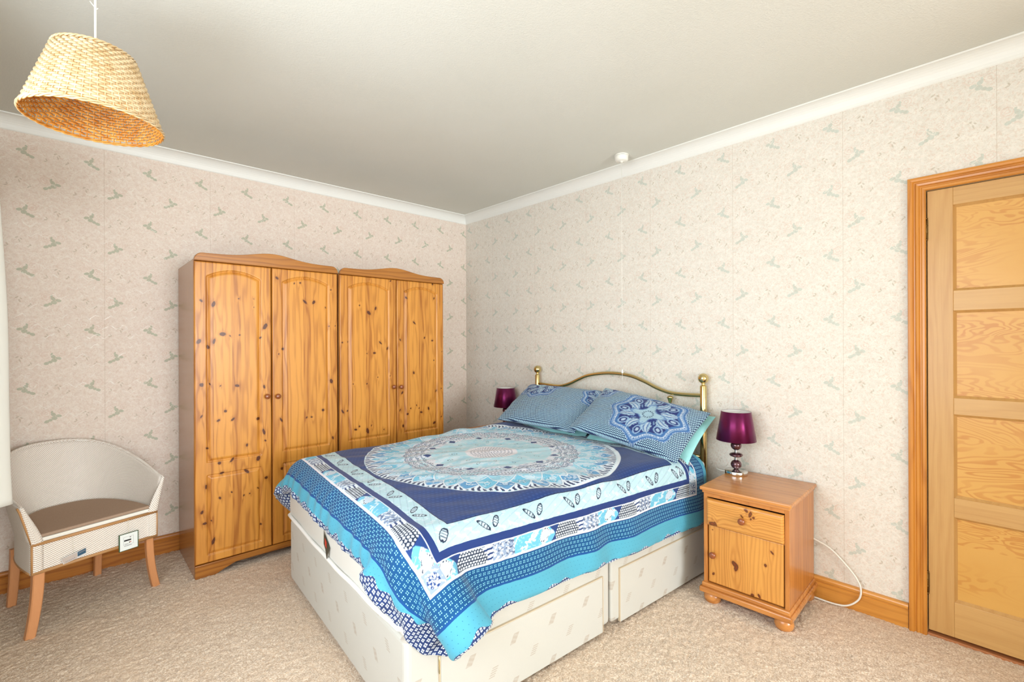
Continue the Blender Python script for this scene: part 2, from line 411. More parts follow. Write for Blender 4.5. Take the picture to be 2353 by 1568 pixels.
    MB().prism([(RX-d, h) for d, h in sp], -.75, -.553, 'Y').build('baseboard_back', M['skirt_r'])
    for o in list(COL.objects):
        if o.name.startswith('baseboard'): struct(o)
room()

def door():
    Y0, Y1, Z0, Z1 = -.487, .277, .022, 1.969; xf = RX+.004
    r = empty('door_1', (xf, (Y0+Y1)/2, 0)); struct(r); tag(r, 'closed four-panel pine door with plain stiles and figured panels, at the right edge', 'door')
    cy = (Y0+Y1)/2; L = lambda y: y-cy
    st = MB(); sw = .084; th = .04
    st.box((0, L(Y1-sw), Z0), (th, L(Y1), Z1), .0015); st.box((0, L(Y0), Z0), (th, L(Y0+sw), Z1), .0015)
    st.build('stile', M['door_stile'], r)
    panels = [(1.522, 1.893), (1.058, 1.435), (.625, .986), (.174, .541)]
    zz = [Z1]+[v for p in panels for v in (p[1], p[0])]+[Z0]
    for k in range(0, len(zz), 2):
        MB().box((.0005, L(Y0+sw), zz[k+1]), (th, L(Y1-sw), zz[k]), .0015).build('rail', M['door_rail'], r)
    for a, b in panels:
        p = MB(); p.box((.016, L(Y0+sw)-.004, a-.004), (th-.014, L(Y1-sw)+.004, b+.004))
        pn = p.build('panel', M['ply'], r)
        q = MB()
        y0, y1 = L(Y0+sw), L(Y1-sw)   # mitred bead round the panel
        for (A, B) in (((y0, a), (y1, a)), ((y1, a), (y1, b)), ((y1, b), (y0, b)), ((y0, b), (y0, a))):
            mid = ((y0+y1)/2, (a+b)/2); w = .010
            ins = lambda P: (P[0]+(w if P[0] < mid[0] else -w), P[1]+(w if P[1] < mid[1] else -w))
            a2, b2 = ins(A), ins(B)
            q.add([(.0035, *A), (.0035, *B), (.016, *b2), (.016, *a2), (.017, *A), (.017, *B)], [(0, 1, 2, 3), (0, 3, 4), (1, 5, 2)])
        q.build('bead', M['door_stile'], pn)
    for z in (1.801, .231):
        h = MB(); h.lathe([(.0001, -.045), (.0055, -.045), (.0055, .045), (.0001, .045)], (-.004, L(Y1)+.004, z), seg=14)
        for k in (-.047, -.016, .016, .047): h.lathe([(.0001, k-.004), (.0068, k-.003), (.0068, k+.003), (.0001, k+.004)], (-.004, L(Y1)+.004, z), seg=14)
        h.box((-.002, L(Y1)-.004, z-.043), (.002, L(Y1)+.010, z+.043)); h.build('hinge', M['old_brass'], r)
    k = MB(); k.lathe([(.0001, 0), (.026, 0), (.024, -.006), (.009, -.010), (.009, -.03), (.022, -.038), (.027, -.052), (.020, -.066), (.0001, -.07)], (0, L(Y0+.055), .99), 'X'); k.build('door_knob', M['brass'], r)
    # lining, stop and threshold
    j = MB(); j.box((RX, .2805, 0), (RX+.1, .298, 1.985)); j.box((RX, -.505, 0), (RX+.1, -.4905, 1.985)); j.box((RX, -.4905, 1.9725), (RX+.1, .2805, 1.985)); j.box((RX+.046, -.4905, 0), (RX+.06, .2805, 1.9725))
    struct(j.build('trim_4', plain('cream_edge_paint', (232, 206, 162), .6)))
    struct(MB().box((RX-.004, -.505, -.01), (RX+.1, .2805, .010), .002).build('trim_5', plain('threshold_wood', (176, 112, 66), .5)))
    # moulded architrave, mitred
    ap = [(0, 0), (0, .010), (.004, .014), (.012, .014), (.016, .011), (.019, .011), (.024, .017), (.032, .019), (.036, .015), (.040, .015), (.045, .021), (.052, .0235), (.060, .022), (.062, .018), (.062, 0)]
    yi, yo = .2805, .3425; zi = 1.9725
    def arch(path, dirs):
        v = []; f = []; k = len(ap)
        for p, d in zip(path, dirs):
            for a, h in ap: v.append((RX-h, p[0]+d[0]*a, p[1]+d[1]*a))
        for i in range(len(path)-1):
            for jn in range(k): f.append((i*k+jn, i*k+(jn+1) % k, (i+1)*k+(jn+1) % k, (i+1)*k+jn))
        f += [tuple(range(k)), tuple((len(path)-1)*k+jn for jn in range(k))]
        return MB().add(v, f)
    r2 = empty('trim_3', (0, 0, 0)); struct(r2)
    arch([(yi, -.01), (yi, zi)], [(1, 0), (1, 1)]).build('upright', M['arch_v'], r2)
    arch([(-.4905, -.01), (-.4905, zi)], [(-1, 0), (-1, 1)]).build('upright', M['arch_v'], r2)
    arch([(yi, zi), (-.4905, zi)], [(1, 1), (-1, 1)]).build('head', M['arch_h'], r2)
door()

# ------------------------------------------------------------------ routed pine fronts
def knot_fields(x, z, knots, s=.00085, zs=1.35):
    kk = np.zeros_like(x); wp = np.zeros_like(x)
    for i, (a, b, r) in enumerate(knots):
        rr = r*s; an = ((i*37) % 7-3)*.26; dx, dz = x-a, z-b; c, sn = math.cos(an), math.sin(an)
        u = dx*c+dz*sn; v = -dx*sn+dz*c; es = 1+.35*((i*53) % 5-2)/2; q = (u/(rr*.9/es))**2+(v/(rr*zs*es))**2
        kk = np.maximum(kk, np.exp(-q*.69)); kk = np.maximum(kk, .47*np.exp(-(dx/(rr*.55))**2-((dz-rr*(1.5 if i % 2 else -1.5))/(rr*(2.2 if r > 7 else 1.2)))**2)); kk = np.maximum(kk, .34*np.exp(-((u/(rr*2.6))**2+((v-rr*.6)/(rr*1.9))**2))); wp += np.sign(dx+1e-9)*np.exp(-((dx/(rr*3.2))**2+(v/(rr*6))**2))*np.minimum(1, np.abs(dx)/rr)
    return kk, wp
def routed(name, w, h, thick, knots, panels, mat, parent, step=.0034, edge=.006, lip=0):
    """front in local x 0..w, z 0..h, front face at y=0 looking to -y"""
    nx = int(w/step)+1; nz = int(h/step)+1; xs = np.linspace(0, w, nx); zs = np.linspace(0, h, nz); gx, gz = np.meshgrid(xs, zs, indexing='ij')
    d = np.zeros_like(gx)
    for (x0, x1, z0, z1, rise) in panels:
        cx = (x0+x1)/2; hw = (x1-x0)/2; zt = z1+rise*(1-((gx-cx)/hw)**2).clip(0, 1); s = np.maximum(np.maximum(np.abs(gx-cx)-hw, gz-zt), z0-gz)
        dep = np.where(s < 0, np.interp(-s, [0, .002, .004, .012, .018, .022], [0, .0095, .0095, .0050, .0010, 0]), 0); d = np.maximum(d, dep)
    e = np.minimum(np.minimum(gx, w-gx), np.minimum(gz, h-gz)); d = d+np.where(e < edge, edge-np.sqrt(np.maximum(edge**2-(edge-e)**2, 0)), 0)
    P = np.stack([gx, d, gz], -1); kk, wp = knot_fields(gx, gz, knots)
    # skirt back to the full thickness
    def ring(P): return np.concatenate([P[:1], P, P[-1:]], 0)
    def ext(Q, back):
        Q2 = np.concatenate([Q[:1], Q, Q[-1:]], 0); Q2 = np.concatenate([Q2[:, :1], Q2, Q2[:, -1:]], 1)
        if back is not None: Q2[0, :, 1] = back; Q2[-1, :, 1] = back; Q2[:, 0, 1] = back; Q2[:, -1, 1] = back
        return Q2
    P2 = ext(P, thick); k2 = ext(kk[..., None], None)[..., 0]; w2 = ext(wp[..., None], None)[..., 0]
    return grid_mesh(name, P2, mat, parent, attrs={'knot': k2, 'warp': w2}, flip=False)

KN = {
 'd1': [(0.525,1.543,8),(0.584,1.527,13),(0.710,1.565,4),(0.790,1.568,3),(0.513,1.316,13),(0.629,1.358,14),(0.666,1.348,4),(0.714,1.353,5),(0.586,1.317,11),(0.557,1.285,10),(0.826,1.338,6),(0.852,1.407,15),(0.525,1.074,11),(0.565,1.077,5),(0.616,1.063,4),(0.700,1.059,10),(0.845,1.043,9),(0.641,0.917,8),(0.524,0.898,7),(0.790,1.518,3),(0.606,0.867,8),(0.678,0.866,9),(0.811,0.854,10),(0.842,0.773,12),(0.850,0.718,6),(0.552,0.717,7),(0.751,0.706,8),(0.610,0.625,9),(0.673,0.631,10),(0.811,0.617,13),(0.623,0.566,10),(0.750,0.552,12),(0.854,0.494,9),(0.545,0.503,8),(0.612,0.426,7),(0.671,0.446,5),(0.733,0.414,5),(0.765,0.418,4),(0.809,0.441,5),(0.525,0.365,9),(0.538,0.300,9),(0.570,0.308,4),(0.824,0.220,6),(0.579,0.190,13)],
 'd2': [(0.919,1.704,9),(1.020,1.679,5),(1.056,1.685,6),(1.085,1.567,11),(1.140,1.567,11),(1.251,1.655,5),(1.216,1.536,5),(0.952,1.269,9),(0.927,1.238,4),(1.252,1.052,13),(1.239,1.415,4),(1.280,1.418,4),(1.197,0.867,9),(0.941,0.832,10),(1.093,0.830,6),(1.124,0.829,6),(1.261,0.677,8),(0.944,0.532,9)],
 'd3': [(1.518,1.514,14),(1.568,1.547,10),(1.450,1.563,5),(1.605,1.304,9),(1.661,1.263,10),(1.559,1.232,9),(1.503,1.230,4),(1.327,1.307,6),(1.366,1.312,5),(1.403,1.023,4),(1.502,1.019,5),(1.680,1.064,4),(1.584,1.060,4),(1.328,0.843,10),(1.361,0.844,6),(1.419,0.710,9),(1.506,0.690,15),(1.446,0.728,6),(1.535,0.725,5),(1.629,0.684,4),(1.533,1.769,5),(1.686,1.751,6)],
 'd4': [(1.815,1.637,9),(2.058,1.647,7),(2.045,1.757,8),(1.881,1.453,10),(1.970,1.341,7),(2.040,1.319,8),(1.762,1.326,7),(2.054,1.166,5),(2.130,1.233,4),(1.876,1.078,9),(2.076,0.927,9),(1.778,0.935,9),(1.848,0.813,5),(1.899,0.831,5),(1.921,0.808,5),(1.940,0.775,9),(2.005,0.797,10),(1.822,0.774,9),(1.759,0.808,7),(1.785,0.690,10),(2.057,0.682,12),(2.122,0.722,5),(2.123,0.943,5)]}
def knob(mb, x, y, z, axis='Y', s=1.0):
    prof = [(.0001, -.030*s), (.009*s, -.0295*s), (.0145*s, -.026*s), (.0160*s, -.020*s), (.0145*s, -.014*s), (.009*s, -.009*s), (.007*s, -.004*s), (.009*s, 0), (.0001, .002)]
    mb.lathe(prof, (x, y, z), axis, 28)
def wardrobe(x0, x1, split, keys, label):
    F = 3.097; B = 3.612
    r = empty('wardrobe', ((x0+x1)/2, (F+B)/2, 0)); tag(r, label, 'wardrobe', None)
    ox, oy = (x0+x1)/2, (F+B)/2
    c = MB(); t = .016; zt = 1.776
    c.box((x0-ox, F+.020-oy, 0), (x0+t-ox, B-oy, zt), .002); c.box((x1-t-ox, F+.020-oy, 0), (x1-ox, B-oy, zt), .002)
    c.box((x0+t-ox, F+.025-oy, zt-.022), (x1-t-ox, B-oy, zt-.004)); c.box((x0+t-ox, F+.03-oy, .07), (x1-t-ox, B-.01-oy, .086)); c.box((x0+t-ox, B-.012-oy, .07), (x1-t-ox, B-.004-oy, zt-.01))
    c.build('carcass', M['pine_side'], r)
    g = .0025
    for (a, b, key, kx, zk) in ((x0+.001, split-g, keys[0], -.030, .984), (split+g, x1-.001, keys[1], .030, .980)):
        z0, z1 = .076, 1.764
        kn = [(x-a, z-z0, q) for x, z, q in KN[key]]
        if key in ('d3', 'd4', 'd2'): kn += [(.08, .40, 8), (.25, .30, 10), (.31, .18, 7), (.12, .12, 6), (.2, .46, 6)]
        w = b-a; ins = .058
        d = routed('door', w, z1-z0, .018, kn, [(ins, w-ins, .636-z0, 1.682-z0, .042), (ins, w-ins, .118-z0, .566-z0, 0)], M['pine_door'], r)
        d.location = (a-ox, F-oy, z0)
        kb = MB(); knob(kb, (split+kx)-a, .001, zk-z0); kb.build('knob', M['knob'], d)
    # shaped pelmet above the doors
    def top(u):
        e = .004+.041*min(1, math.sqrt(max(0, 1-max(0, 1-u/.05)**2))) if u < .05 else (.004+.041*math.sqrt(max(0, 1-max(0, 1-(1-u)/.05)**2)) if u > .95 else .045)
        return e+.036*math.exp(-((u-.5)/.19)**2)*(1 if .05 < u < .95 else 1)
    us = [0, .002, .006, .012, .02, .03, .04]+list(np.linspace(.05, .95, 41))+[.96, .97, .98, .988, .994, .998, 1]
    ol = [(x0-ox+(x1-x0)*u, 1.7655+top(u)) for u in us]+[(x1-ox, 1.7655), (x0-ox, 1.7655)]
    MB().prism(ol, F-.010-oy, F+.018-oy, 'Y').build('pelmet', M['pine_rail'], r, bevel=.006)
    # plinth with shallow arched cut-out
    bt = [(x0-ox+(x1-x0)*u, (.040*min(1, max(0, (min(u, 1-u)-.13)/.12))**.8) if .13 < u < .87 else 0) for u in np.linspace(0, 1, 41)]
    MB().prism([(x0-ox, .0735), (x1-ox, .0735)]+bt[::-1], F-.004-oy, F+.018-oy, 'Y').build('plinth', M['pine_rail'], r, bevel=.004)
    return r
wardrobe(.491, 1.296, .8885, ('d1', 'd2'), 'two-door knotty pine wardrobe on the left, beside the tub chair')
wardrobe(1.309, 2.146, 1.7335, ('d3', 'd4'), 'two-door knotty pine wardrobe on the right, next to the room corner')

# ------------------------------------------------------------------ nightstands
def nightstand(cx, cy, rz, label):
    W_, D = .384, .43
    r = empty('nightstand', (cx, cy, 0), rz); tag(r, label, 'nightstand', 'pine nightstands either side of the bed')
    # local frame: front faces -X, width along Y
    hw = W_/2; xf = -D/2; xb = D/2
    c = MB()
    c.box((xf+.004, -hw, .100), (xb, -hw+.018, .548), .0015); c.box((xf+.004, hw-.018, .100), (xb, hw, .548), .0015)
    c.box((xb-.008, -hw+.018, .11), (xb-.002, hw-.018, .545)); c.box((xf+.004, -hw+.018, .53), (xf+.022, hw-.018, .548)); c.box((xf+.01, -hw+.018, .385), (xb-.01, hw-.018, .396))
    c.build('carcass', M['ns_vert'], r)
    t = MB(); t.box((xf-.018, -hw-.013, .562), (xb+.004, hw+.013, .580), .005); t.box((xf-.006, -hw-.005, .548), (xb+.002, hw+.005, .562), .004); t.build('top', M['ns_flat'], r)
    b = MB(); b.box((xf-.008, -hw-.007, .078), (xb+.004, hw+.007, .100), .005); b.box((xf-.018, -hw-.016, .052), (xb+.006, hw+.016, .079), .006); b.build('base', M['ns_flat'], r)
    for sx in (xf+.035, xb-.04):
        for sy in (-hw+.03, hw-.03):
            MB().lathe([(.0001, -.004), (.028, -.004), (.037, .006), (.041, .022), (.037, .040), (.030, .048), (.034, .053), (.0001, .053)], (sx, sy, 0)).build('foot', M['ns_flat'], r)
    # drawer front: fielded, sitting a little open and askew
    def front(name, w, z0, z1, knots, panels, mat, x, tilt=0, edge=.006):
        d = routed(name, w, z1-z0, .018, knots, panels, mat, r, step=.003, edge=edge)
        # routed front faces -y; turn to face -x
        me = d.data; n = len(me.vertices); co = np.zeros(n*3); me.vertices.foreach_get('co', co); co = co.reshape(-1, 3); co = np.stack([co[:, 1], -co[:, 0]+w/2, co[:, 2]], 1); me.vertices.foreach_set('co', co.ravel()); me.update()
        d.location = (x, 0, z0); d.rotation_euler = (0, tilt, 0); return d
    dw = W_-.038
    d = front('drawer', dw, .392, .524, [(.19, .118, 9), (.208, .104, 11), (.222, .092, 6), (.17, .085, 6), (.21, .083, 5), (.03, .012, 14), (.045, .016, 9)], [], M['ns_drawer'], xf-.012, math.radians(-2.2), edge=.012)
    kb = MB(); knob(kb, .003, 0, .066, 'X', 1.02); kb.build('knob', M['knob'], d)
    d = front('door', dw-.008, .106, .390, [(.125, .125, 15), (.132, .110, 14), (.262, .165, 7), (.290, .232, 7), (.024, .045, 7), (.02, .262, 3), (.235, .012, 8), (.205, .006, 8)], [], M['ns_front'], xf+.006, edge=.003)
    kb = MB(); knob(kb, .001, dw/2-.030, .142, 'X', 1.0); kb.build('knob', M['knob'], d)
    return r
nightstand(2.543, .900, math.radians(2.0), 'small pine nightstand with drawer and door, standing clear between bed and door')
nightstand(2.54, 2.985, 0, 'pine nightstand hidden behind the bed in the corner')

# ------------------------------------------------------------------ lamps
def mk_satin():
    T = Tree('purple_satin', .34, .5); P = T.obj(); T.col(lin(112, 34, 80)); T.set(Sheen_Weight=.1, Metallic=.82, Anisotropic=.92, Anisotropic_Rotation=.25); tg = T.n.new('ShaderNodeTangent'); tg.direction_type = 'RADIAL'; tg.axis = 'Z'; T.t.links.new(tg.outputs[0], T.bsdf.inputs['Tangent'])
    n = T.noise(P[0]*900, P[1]*900, P[2]*60, 1, 1); T.bump(n, .0002, .2); T.put(T.bsdf.inputs['Sheen Tint'], lin(190, 80, 150)); return T.m
M['satin'] = mk_satin()
M['lining'] = plain('shade_lining', (240, 238, 232), .7)
M['bead'] = plain('plum_pearl_bead', (92, 52, 60), .12, .55, Coat_Weight=1.0)
def bedside_lamp(x, y, z, label):
    r = empty('table_lamp', (x, y, z)); tag(r, label, 'lamp', 'bedside lamps')
    MB().lathe([(.0001, 0), (.056, 0), (.0575, .002), (.0575, .019), (.055, .022), (.016, .025), (.009, .030), (.0001, .030)], seg=48).build('base', M['chrome'], r)
    s = MB(); s.lathe([(.0001, .028), (.0065, .028), (.0085, .034), (.0065, .040), (.0065, .205), (.0001, .205)], seg=20)
    for zz in (.026, .080, .086, .124, .130, .184): s.lathe([(.0001, zz-.004), (.0085, zz-.003), (.0085, zz+.003), (.0001, zz+.004)], seg=20)
    s.build('stem', M['chrome'], r)
    for zc, rr, hh in ((.053, .0280, .026), (.105, .0345, .0135), (.156, .0280, .026)):
        MB().lathe([(max(.0001, rr*math.cos(t)), zc+hh*math.sin(t)) for t in np.linspace(-math.pi/2, math.pi/2, 19)], seg=36).build('bead', M['bead'], r)
    sh = MB(); prof = [(.1050, .168), (.0770, .343)]
    sh.lathe([(.1000, .186), (.1010, .186), (.0755, .343), (.0745, .343), (.1000, .186)], seg=64, mi=0); 
    o = sh.build('shade', M['satin'], r)
    ln = MB(); n = 64
    v = [((.0998 if k == 0 else .0743)*math.cos(2*math.pi*i/n), (.0998 if k == 0 else .0743)*math.sin(2*math.pi*i/n), (.187, .342)[k]) for k in (0, 1) for i in range(n)]
    ln.add(v, [(i, (i+1) % n, (i+1) % n+n, i+n) for i in range(n)], True); ln.build('shade_lining', M['lining'], o)
    sp = MB()
    for a in (0, 2.094, 4.189): sp.tube([(.006*math.cos(a), .006*math.sin(a), .333), (.0745*math.cos(a), .0745*math.sin(a), .339)], .0012, 6)
    sp.lathe([(.0001, .20), (.014, .20), (.014, .235), (.010, .24), (.0001, .24)], seg=20); sp.tube([(0, 0, .24), (0, 0, .333)], .003, 8); sp.build('lamp_holder', M['plastic_white'], r)
    MB().tube(catmull([(-.0, .055, .004), (.0, .085, .004), (.02, .115, .0035), (.05, .128, .0035)], 6), .0028, 8).build('flex', M['plastic_white'], r)
    return r
bedside_lamp(2.656, 1.056, .580, 'purple satin lamp on the nightstand to the right of the bed')
bedside_lamp(2.655, 2.930, .580, 'purple satin lamp in the corner, partly hidden behind the left pillow')

# ------------------------------------------------------------------ wicker pendant
def pendant():
    cx, cy = .055, 1.940; zb, zt = 1.986, 2.200; rb, rt = .1685, .0985
    r = empty('pendant_light', (cx, cy, CEIL)); tag(r, 'cream wicker cone pendant lampshade hanging from the ceiling at top left', 'pendant light')
    T = Tree('wicker_cane', .42, .5); P = T.obj(); n = T.noise(P[0], P[1], P[2], 35, 2)
    inside = T.step((P[0]*P[0]+P[1]*P[1]).pw(.5)-((P[2]+(CEIL-zb))*((rt-rb)/(zt-zb))+rb), .0006, -.0010)  # inner side of strands: warm light bouncing in the shade, put into the colour
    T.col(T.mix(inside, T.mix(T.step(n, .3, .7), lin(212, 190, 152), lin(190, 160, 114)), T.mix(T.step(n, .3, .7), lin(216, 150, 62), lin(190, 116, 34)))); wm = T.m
    dz = CEIL; e = MB(); tilt = Matrix.Rotation(.022, 4, 'Y')
    ns = 60; rows = 25; seg = ns*4
    def R(z): return rb+(rt-rb)*(z-zb)/(zt-zb)
    for k in range(rows):
        z = zb+.010+(zt-zb-.020)*(k+.5)/rows
        for s2 in (0,):
            pts = []
            for i in range(seg):
                a = 2*math.pi*i/seg; w = math.cos(a*ns/2+math.pi*k)*.0026
                rr = R(z)+w; pts.append((rr*math.cos(a), rr*math.sin(a), z-dz+.0006*math.sin(a*7+k)))
            e.tube(pts, .0020, 6, True, flat=2.1)
    # flip tubes so their wide side stands along the slope
    st = MB()
    for i in range(ns):
        a = 2*math.pi*(i+.0)/ns
        st.tube([(R(z)*math.cos(a), R(z)*math.sin(a), z-dz) for z in (zb+.004, (zb+zt)/2, zt-.004)], .0019, 6)
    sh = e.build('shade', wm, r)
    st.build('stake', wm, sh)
    for z, rr in ((zb+.003, R(zb)), (zt-.003, R(zt))):
        br = MB()
        for ph in (0, 2.09, 4.19):
            br.tube([((rr+.0028*math.cos(i*.55+ph))*math.cos(2*math.pi*i/160), (rr+.0028*math.cos(i*.55+ph))*math.sin(2*math.pi*i/160), z-dz+.0036*math.sin(i*.55+ph)) for i in range(160)], .0027, 6, True)
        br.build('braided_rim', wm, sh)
    f = MB()
    for a in (.4, 2.5, 4.6): f.tube([(.012*math.cos(a), .012*math.sin(a), zt-.012-dz), (R(zt)*math.cos(a), R(zt)*math.sin(a), zt-.006-dz)], .0014, 6)
    f.lathe([(.0001, zt-.05-dz), (.019, zt-.05-dz), (.019, zt-.012-dz), (.010, zt+.004-dz), (.0001, zt+.006-dz)], seg=24)
    MB().lathe([(.0001, -.018), (.020, -.018), (.043, -.010), (.045, 0), (.0001, 0)], seg=32).build('ceiling_rose', M['plastic_white'], r)
    f.build('lamp_holder', M['plastic_white'], r)
    c = MB(); c.tube([(0, 0, -.01), (0, 0, zt+.002-dz)], .0032, 8)
    c.tube(catmull([(0, 0, -.168), (-.006, .004, -.160), (-.012, .006, -.150), (-.009, .003, -.156), (.002, -.002, -.172), (.006, -.003, -.168)], 4), .0012, 6); c.build('cord', M['plastic_white'], r)
    MB().lathe([(.0001, zt-.115-dz), (.016, zt-.111-dz), (.026, zt-.095-dz), (.027, zt-.082-dz), (.018, zt-.060-dz), (.012, zt-.05-dz), (.0001, zt-.05-dz)], seg=24).build('bulb', M['lining'], r)
pendant()

# ------------------------------------------------------------------ pull switch, mains cable
def pull_switch():
    r = empty('pull_switch', (2.600, 1.747, CEIL)); tag(r, 'white ceiling pull-cord switch with its long cord hanging down the wall', 'switch')
    MB().lathe([(.0001, 0), (.045, 0), (.045, -.006), (.0001, -.006)], seg=40).build('back_plate', M['plastic_white'], r)
    MB().lathe([(.0001, -.0085), (.0425, -.0085), (.0435, -.012), (.0405, -.038), (.030, -.042), (.010, -.044), (.009, -.050), (.0001, -.050)], seg=40).build('body', M['plastic_white'], r)
    MB().lathe([(.0001, -.006), (.038, -.006), (.038, -.0085), (.0001, -.0085)], seg=32).build('gap_ring', M['dark_gap'], r)
    MB().tube([(0, 0, -.048), (0, 0, -1.405)], .0011, 6).build('pull_cord', M['plastic_white'], r)
    MB().lathe([(.0001, -1.385), (.004, -1.386), (.007, -1.402), (.006, -1.409), (.0001, -1.412)], seg=16).build('cord_end', M['plastic_white'], r)
    MB().tube([(.0, 0, -1.41), (.001, .001, -1.425), (-.001, -.002, -1.44), (0, 0, -1.452)], .0010, 5).build('cord_tail', M['plastic_white'], r)
pull_switch()
cb = MB().tube(catmull([(2.772, .80, .300), (2.768, .76, .306), (2.765, .70, .292), (2.760, .64, .269), (2.757, .577, .213), (2.757, .534, .160), (2.756, .518, .114), (2.754, .527, .065), (2.750, .569, .022), (2.748, .623, .0085), (2.748, .698, .008), (2.75, .78, .008)], 8), .0042, 10).build('power_cable', M['plastic_white'])
tag(cb, 'white mains cable looping out from behind the nightstand onto the carpet', 'cable')
# ------------------------------------------------------------------ bed
KB = Vector((.771, 1.33, 0)); BROT = math.atan2(-.066, .9978)
BM = Matrix.Translation(KB) @ Matrix.Rotation(BROT, 4, 'Z'); BI = BM.inverted()
BL, BW = 1.86, 1.37
def mk_divan(name, base, patch):
    T = Tree(name, .55, .4); P = T.obj(); u = P[0]+P[1]; z = P[2]
    w = (z-.196)/.083; row = (w+.5).fl(); odd = (row/2).fr()*2
    cx = ((u-.037-odd*.0985)/.197+.5).fr()*.197-.0985; cz = ((w+.5).fr()-.5)*.083
    sx = cx-cz*.55
    inn = (1-T.step(sx.abs(), .0125, .0140))*(1-T.step(cz.abs(), .0175, .0190))
    bars = T.step(((cz/.0075).fr()-.5).abs(), .20, .30)
    fine = T.step(((cz/.0022+sx*160).sin()), -.9, .6)*.35+.65
    m = inn*(bars*odd+fine*(1-odd))
    n = T.noise(u*1.0, z, 0.0, 3, 2); dam = T.noise(u, z, 0.0, 260, 2)
    T.col(T.mix(m*.6, T.mix(n, lin(*base), lin(base[0]-6, base[1]-6, base[2]-8)), lin(*patch))); T.bump(dam+m*.4, .0007, .35); T.set(Sheen_Weight=.15); return T.m
M['divan'] = mk_divan('divan_damask', (200, 199, 192), (168, 153, 137))
M['mattress'] = plain('mattress_ticking', (224, 222, 214), .6)
M['piping'] = plain('mattress_piping', (240, 238, 232), .5)
def bed():
    r = empty('divan_bed', KB, BROT); tag(r, 'cream divan bed with storage drawers and arched brass headboard', 'bed')
    mid = 1.012; zb, zt = .030, .358
    for a, b in ((0, mid-.003), (mid+.003, BL)):
        MB().box((a, 0, zb), (b, BW, zt), .022 if a == 0 else .010, seg=4).build('base_section', M['divan'], r)
    # drawer fronts stand a little proud of the near side
    for a, b in ((.124, .947), (1.072, BL-.03)):
        d = MB(); d.box((a, -.010, .018), (b, .012, .262), .004, seg=3); d.build('drawer', M['divan'], r)
        e = MB(); e.box((a-.004, -.0095, .262), (b+.004, .004, .2655), .001); e.box((a-.004, -.0095, .02), (a-.0005, .004, .262), .001); e.box((b+.0005, -.0095, .02), (b+.004, .004, .262), .001)
        e.build('drawer_trim', plain('drawer_edge_trim', (206, 188, 160), .5), r)
    MB().tube([(.121, -.006, .268), (.121, -.006, .205)], .0032, 8).build('zip_pull', M['brass'], r)
    for s, l in ((.10, .07), (.93, .05), (1.10, .05), (BL-.1, .07), (.10, BW-.07), (.93, BW-.05), (1.10, BW-.05), (BL-.1, BW-.07)):
        c = MB(); c.lathe([(.0001, -.011), (.015, -.011), (.017, -.006), (.017, .006), (.015, .011), (.0001, .011)], (s, l, .018), 'Y', 20); c.box((s-.012, l-.016, .018), (s+.012, l+.016, .038), .003)
        c.build('castor', plain('grey_castor', (120, 116, 112), .4), r)
    # brass headboard: flat against the wall, so a few degrees off the bed's own line
    def L(x, y, z): return tuple(BI @ Vector((x, y, z)))
    X0 = 2.735
    rail = catmull([(X0, 2.635, .972), (X0, 2.50, .968), (X0, 2.40, .968), (X0, 2.31, .990), (X0, 2.22, 1.028), (X0, 2.12, 1.064), (X0, 1.955, 1.087), (X0, 1.79, 1.080), (X0, 1.67, 1.046), (X0, 1.58, 1.010), (X0, 1.49, .986), (X0, 1.40, .981), (X0, 1.28, .985)], 8)
    h = MB(); h.tube([L(*p) for p in rail], .0115, 16); h.tube([L(X0, 2.635, .62), L(X0, 1.28, .62)], .0095, 12)
    hb = h.build('headboard', M['brass'], r)
    for y, z in ((2.393, .958), (1.487, .972)):
        m = MB(); prof = [(.0001, .0), (.010, -.002), (.019, -.008), (.020, -.014), (.016, -.022), (.012, -.034), (.010, -.040), (.0075, -.046), (.0075, .62-z), (.0001, .62-z)]
        m.lathe([(a, z+b-.004) for a, b in prof], L(X0, y, 0)[:2]+(0,), seg=24); m.build('spindle', M['brass'], hb)
    for y in (2.120, 1.955, 1.79):
        zz = min(rail, key=lambda p: abs(p[1]-y))[2]; m = MB(); m.tube([L(X0, y, .62), L(X0, y, zz)], .0045, 10); 
        if False: m.build('spindle', M['brass'], hb)
    for y in (1.275, 2.637):
        c = L(X0, y, 0)[:2]+(0,)
        m = MB(); m.lathe([(.0001, .03), (.0195, .03), (.0195, 1.040), (.0175, 1.044), (.013, 1.046), (.0095, 1.052), (.012, 1.057), (.0001, 1.058)], c, seg=32)
        p = m.build('post', M['brass'], hb)
        s = MB(); s.lathe([(max(.0001, .0305*math.cos(t)), 1.086+.0305*math.sin(t)) for t in np.linspace(-math.pi/2, math.pi/2, 21)], c, seg=36); s.build('finial', M['brass'], p)
    for y in (1.275, 2.637):
        pt = MB(); pt.box((BL-.002, (BI@Vector((X0, y, 0))).y-.0, .12), (BL, (BI@Vector((X0, y, 0))).y+.001, .121))
    return r
bed()

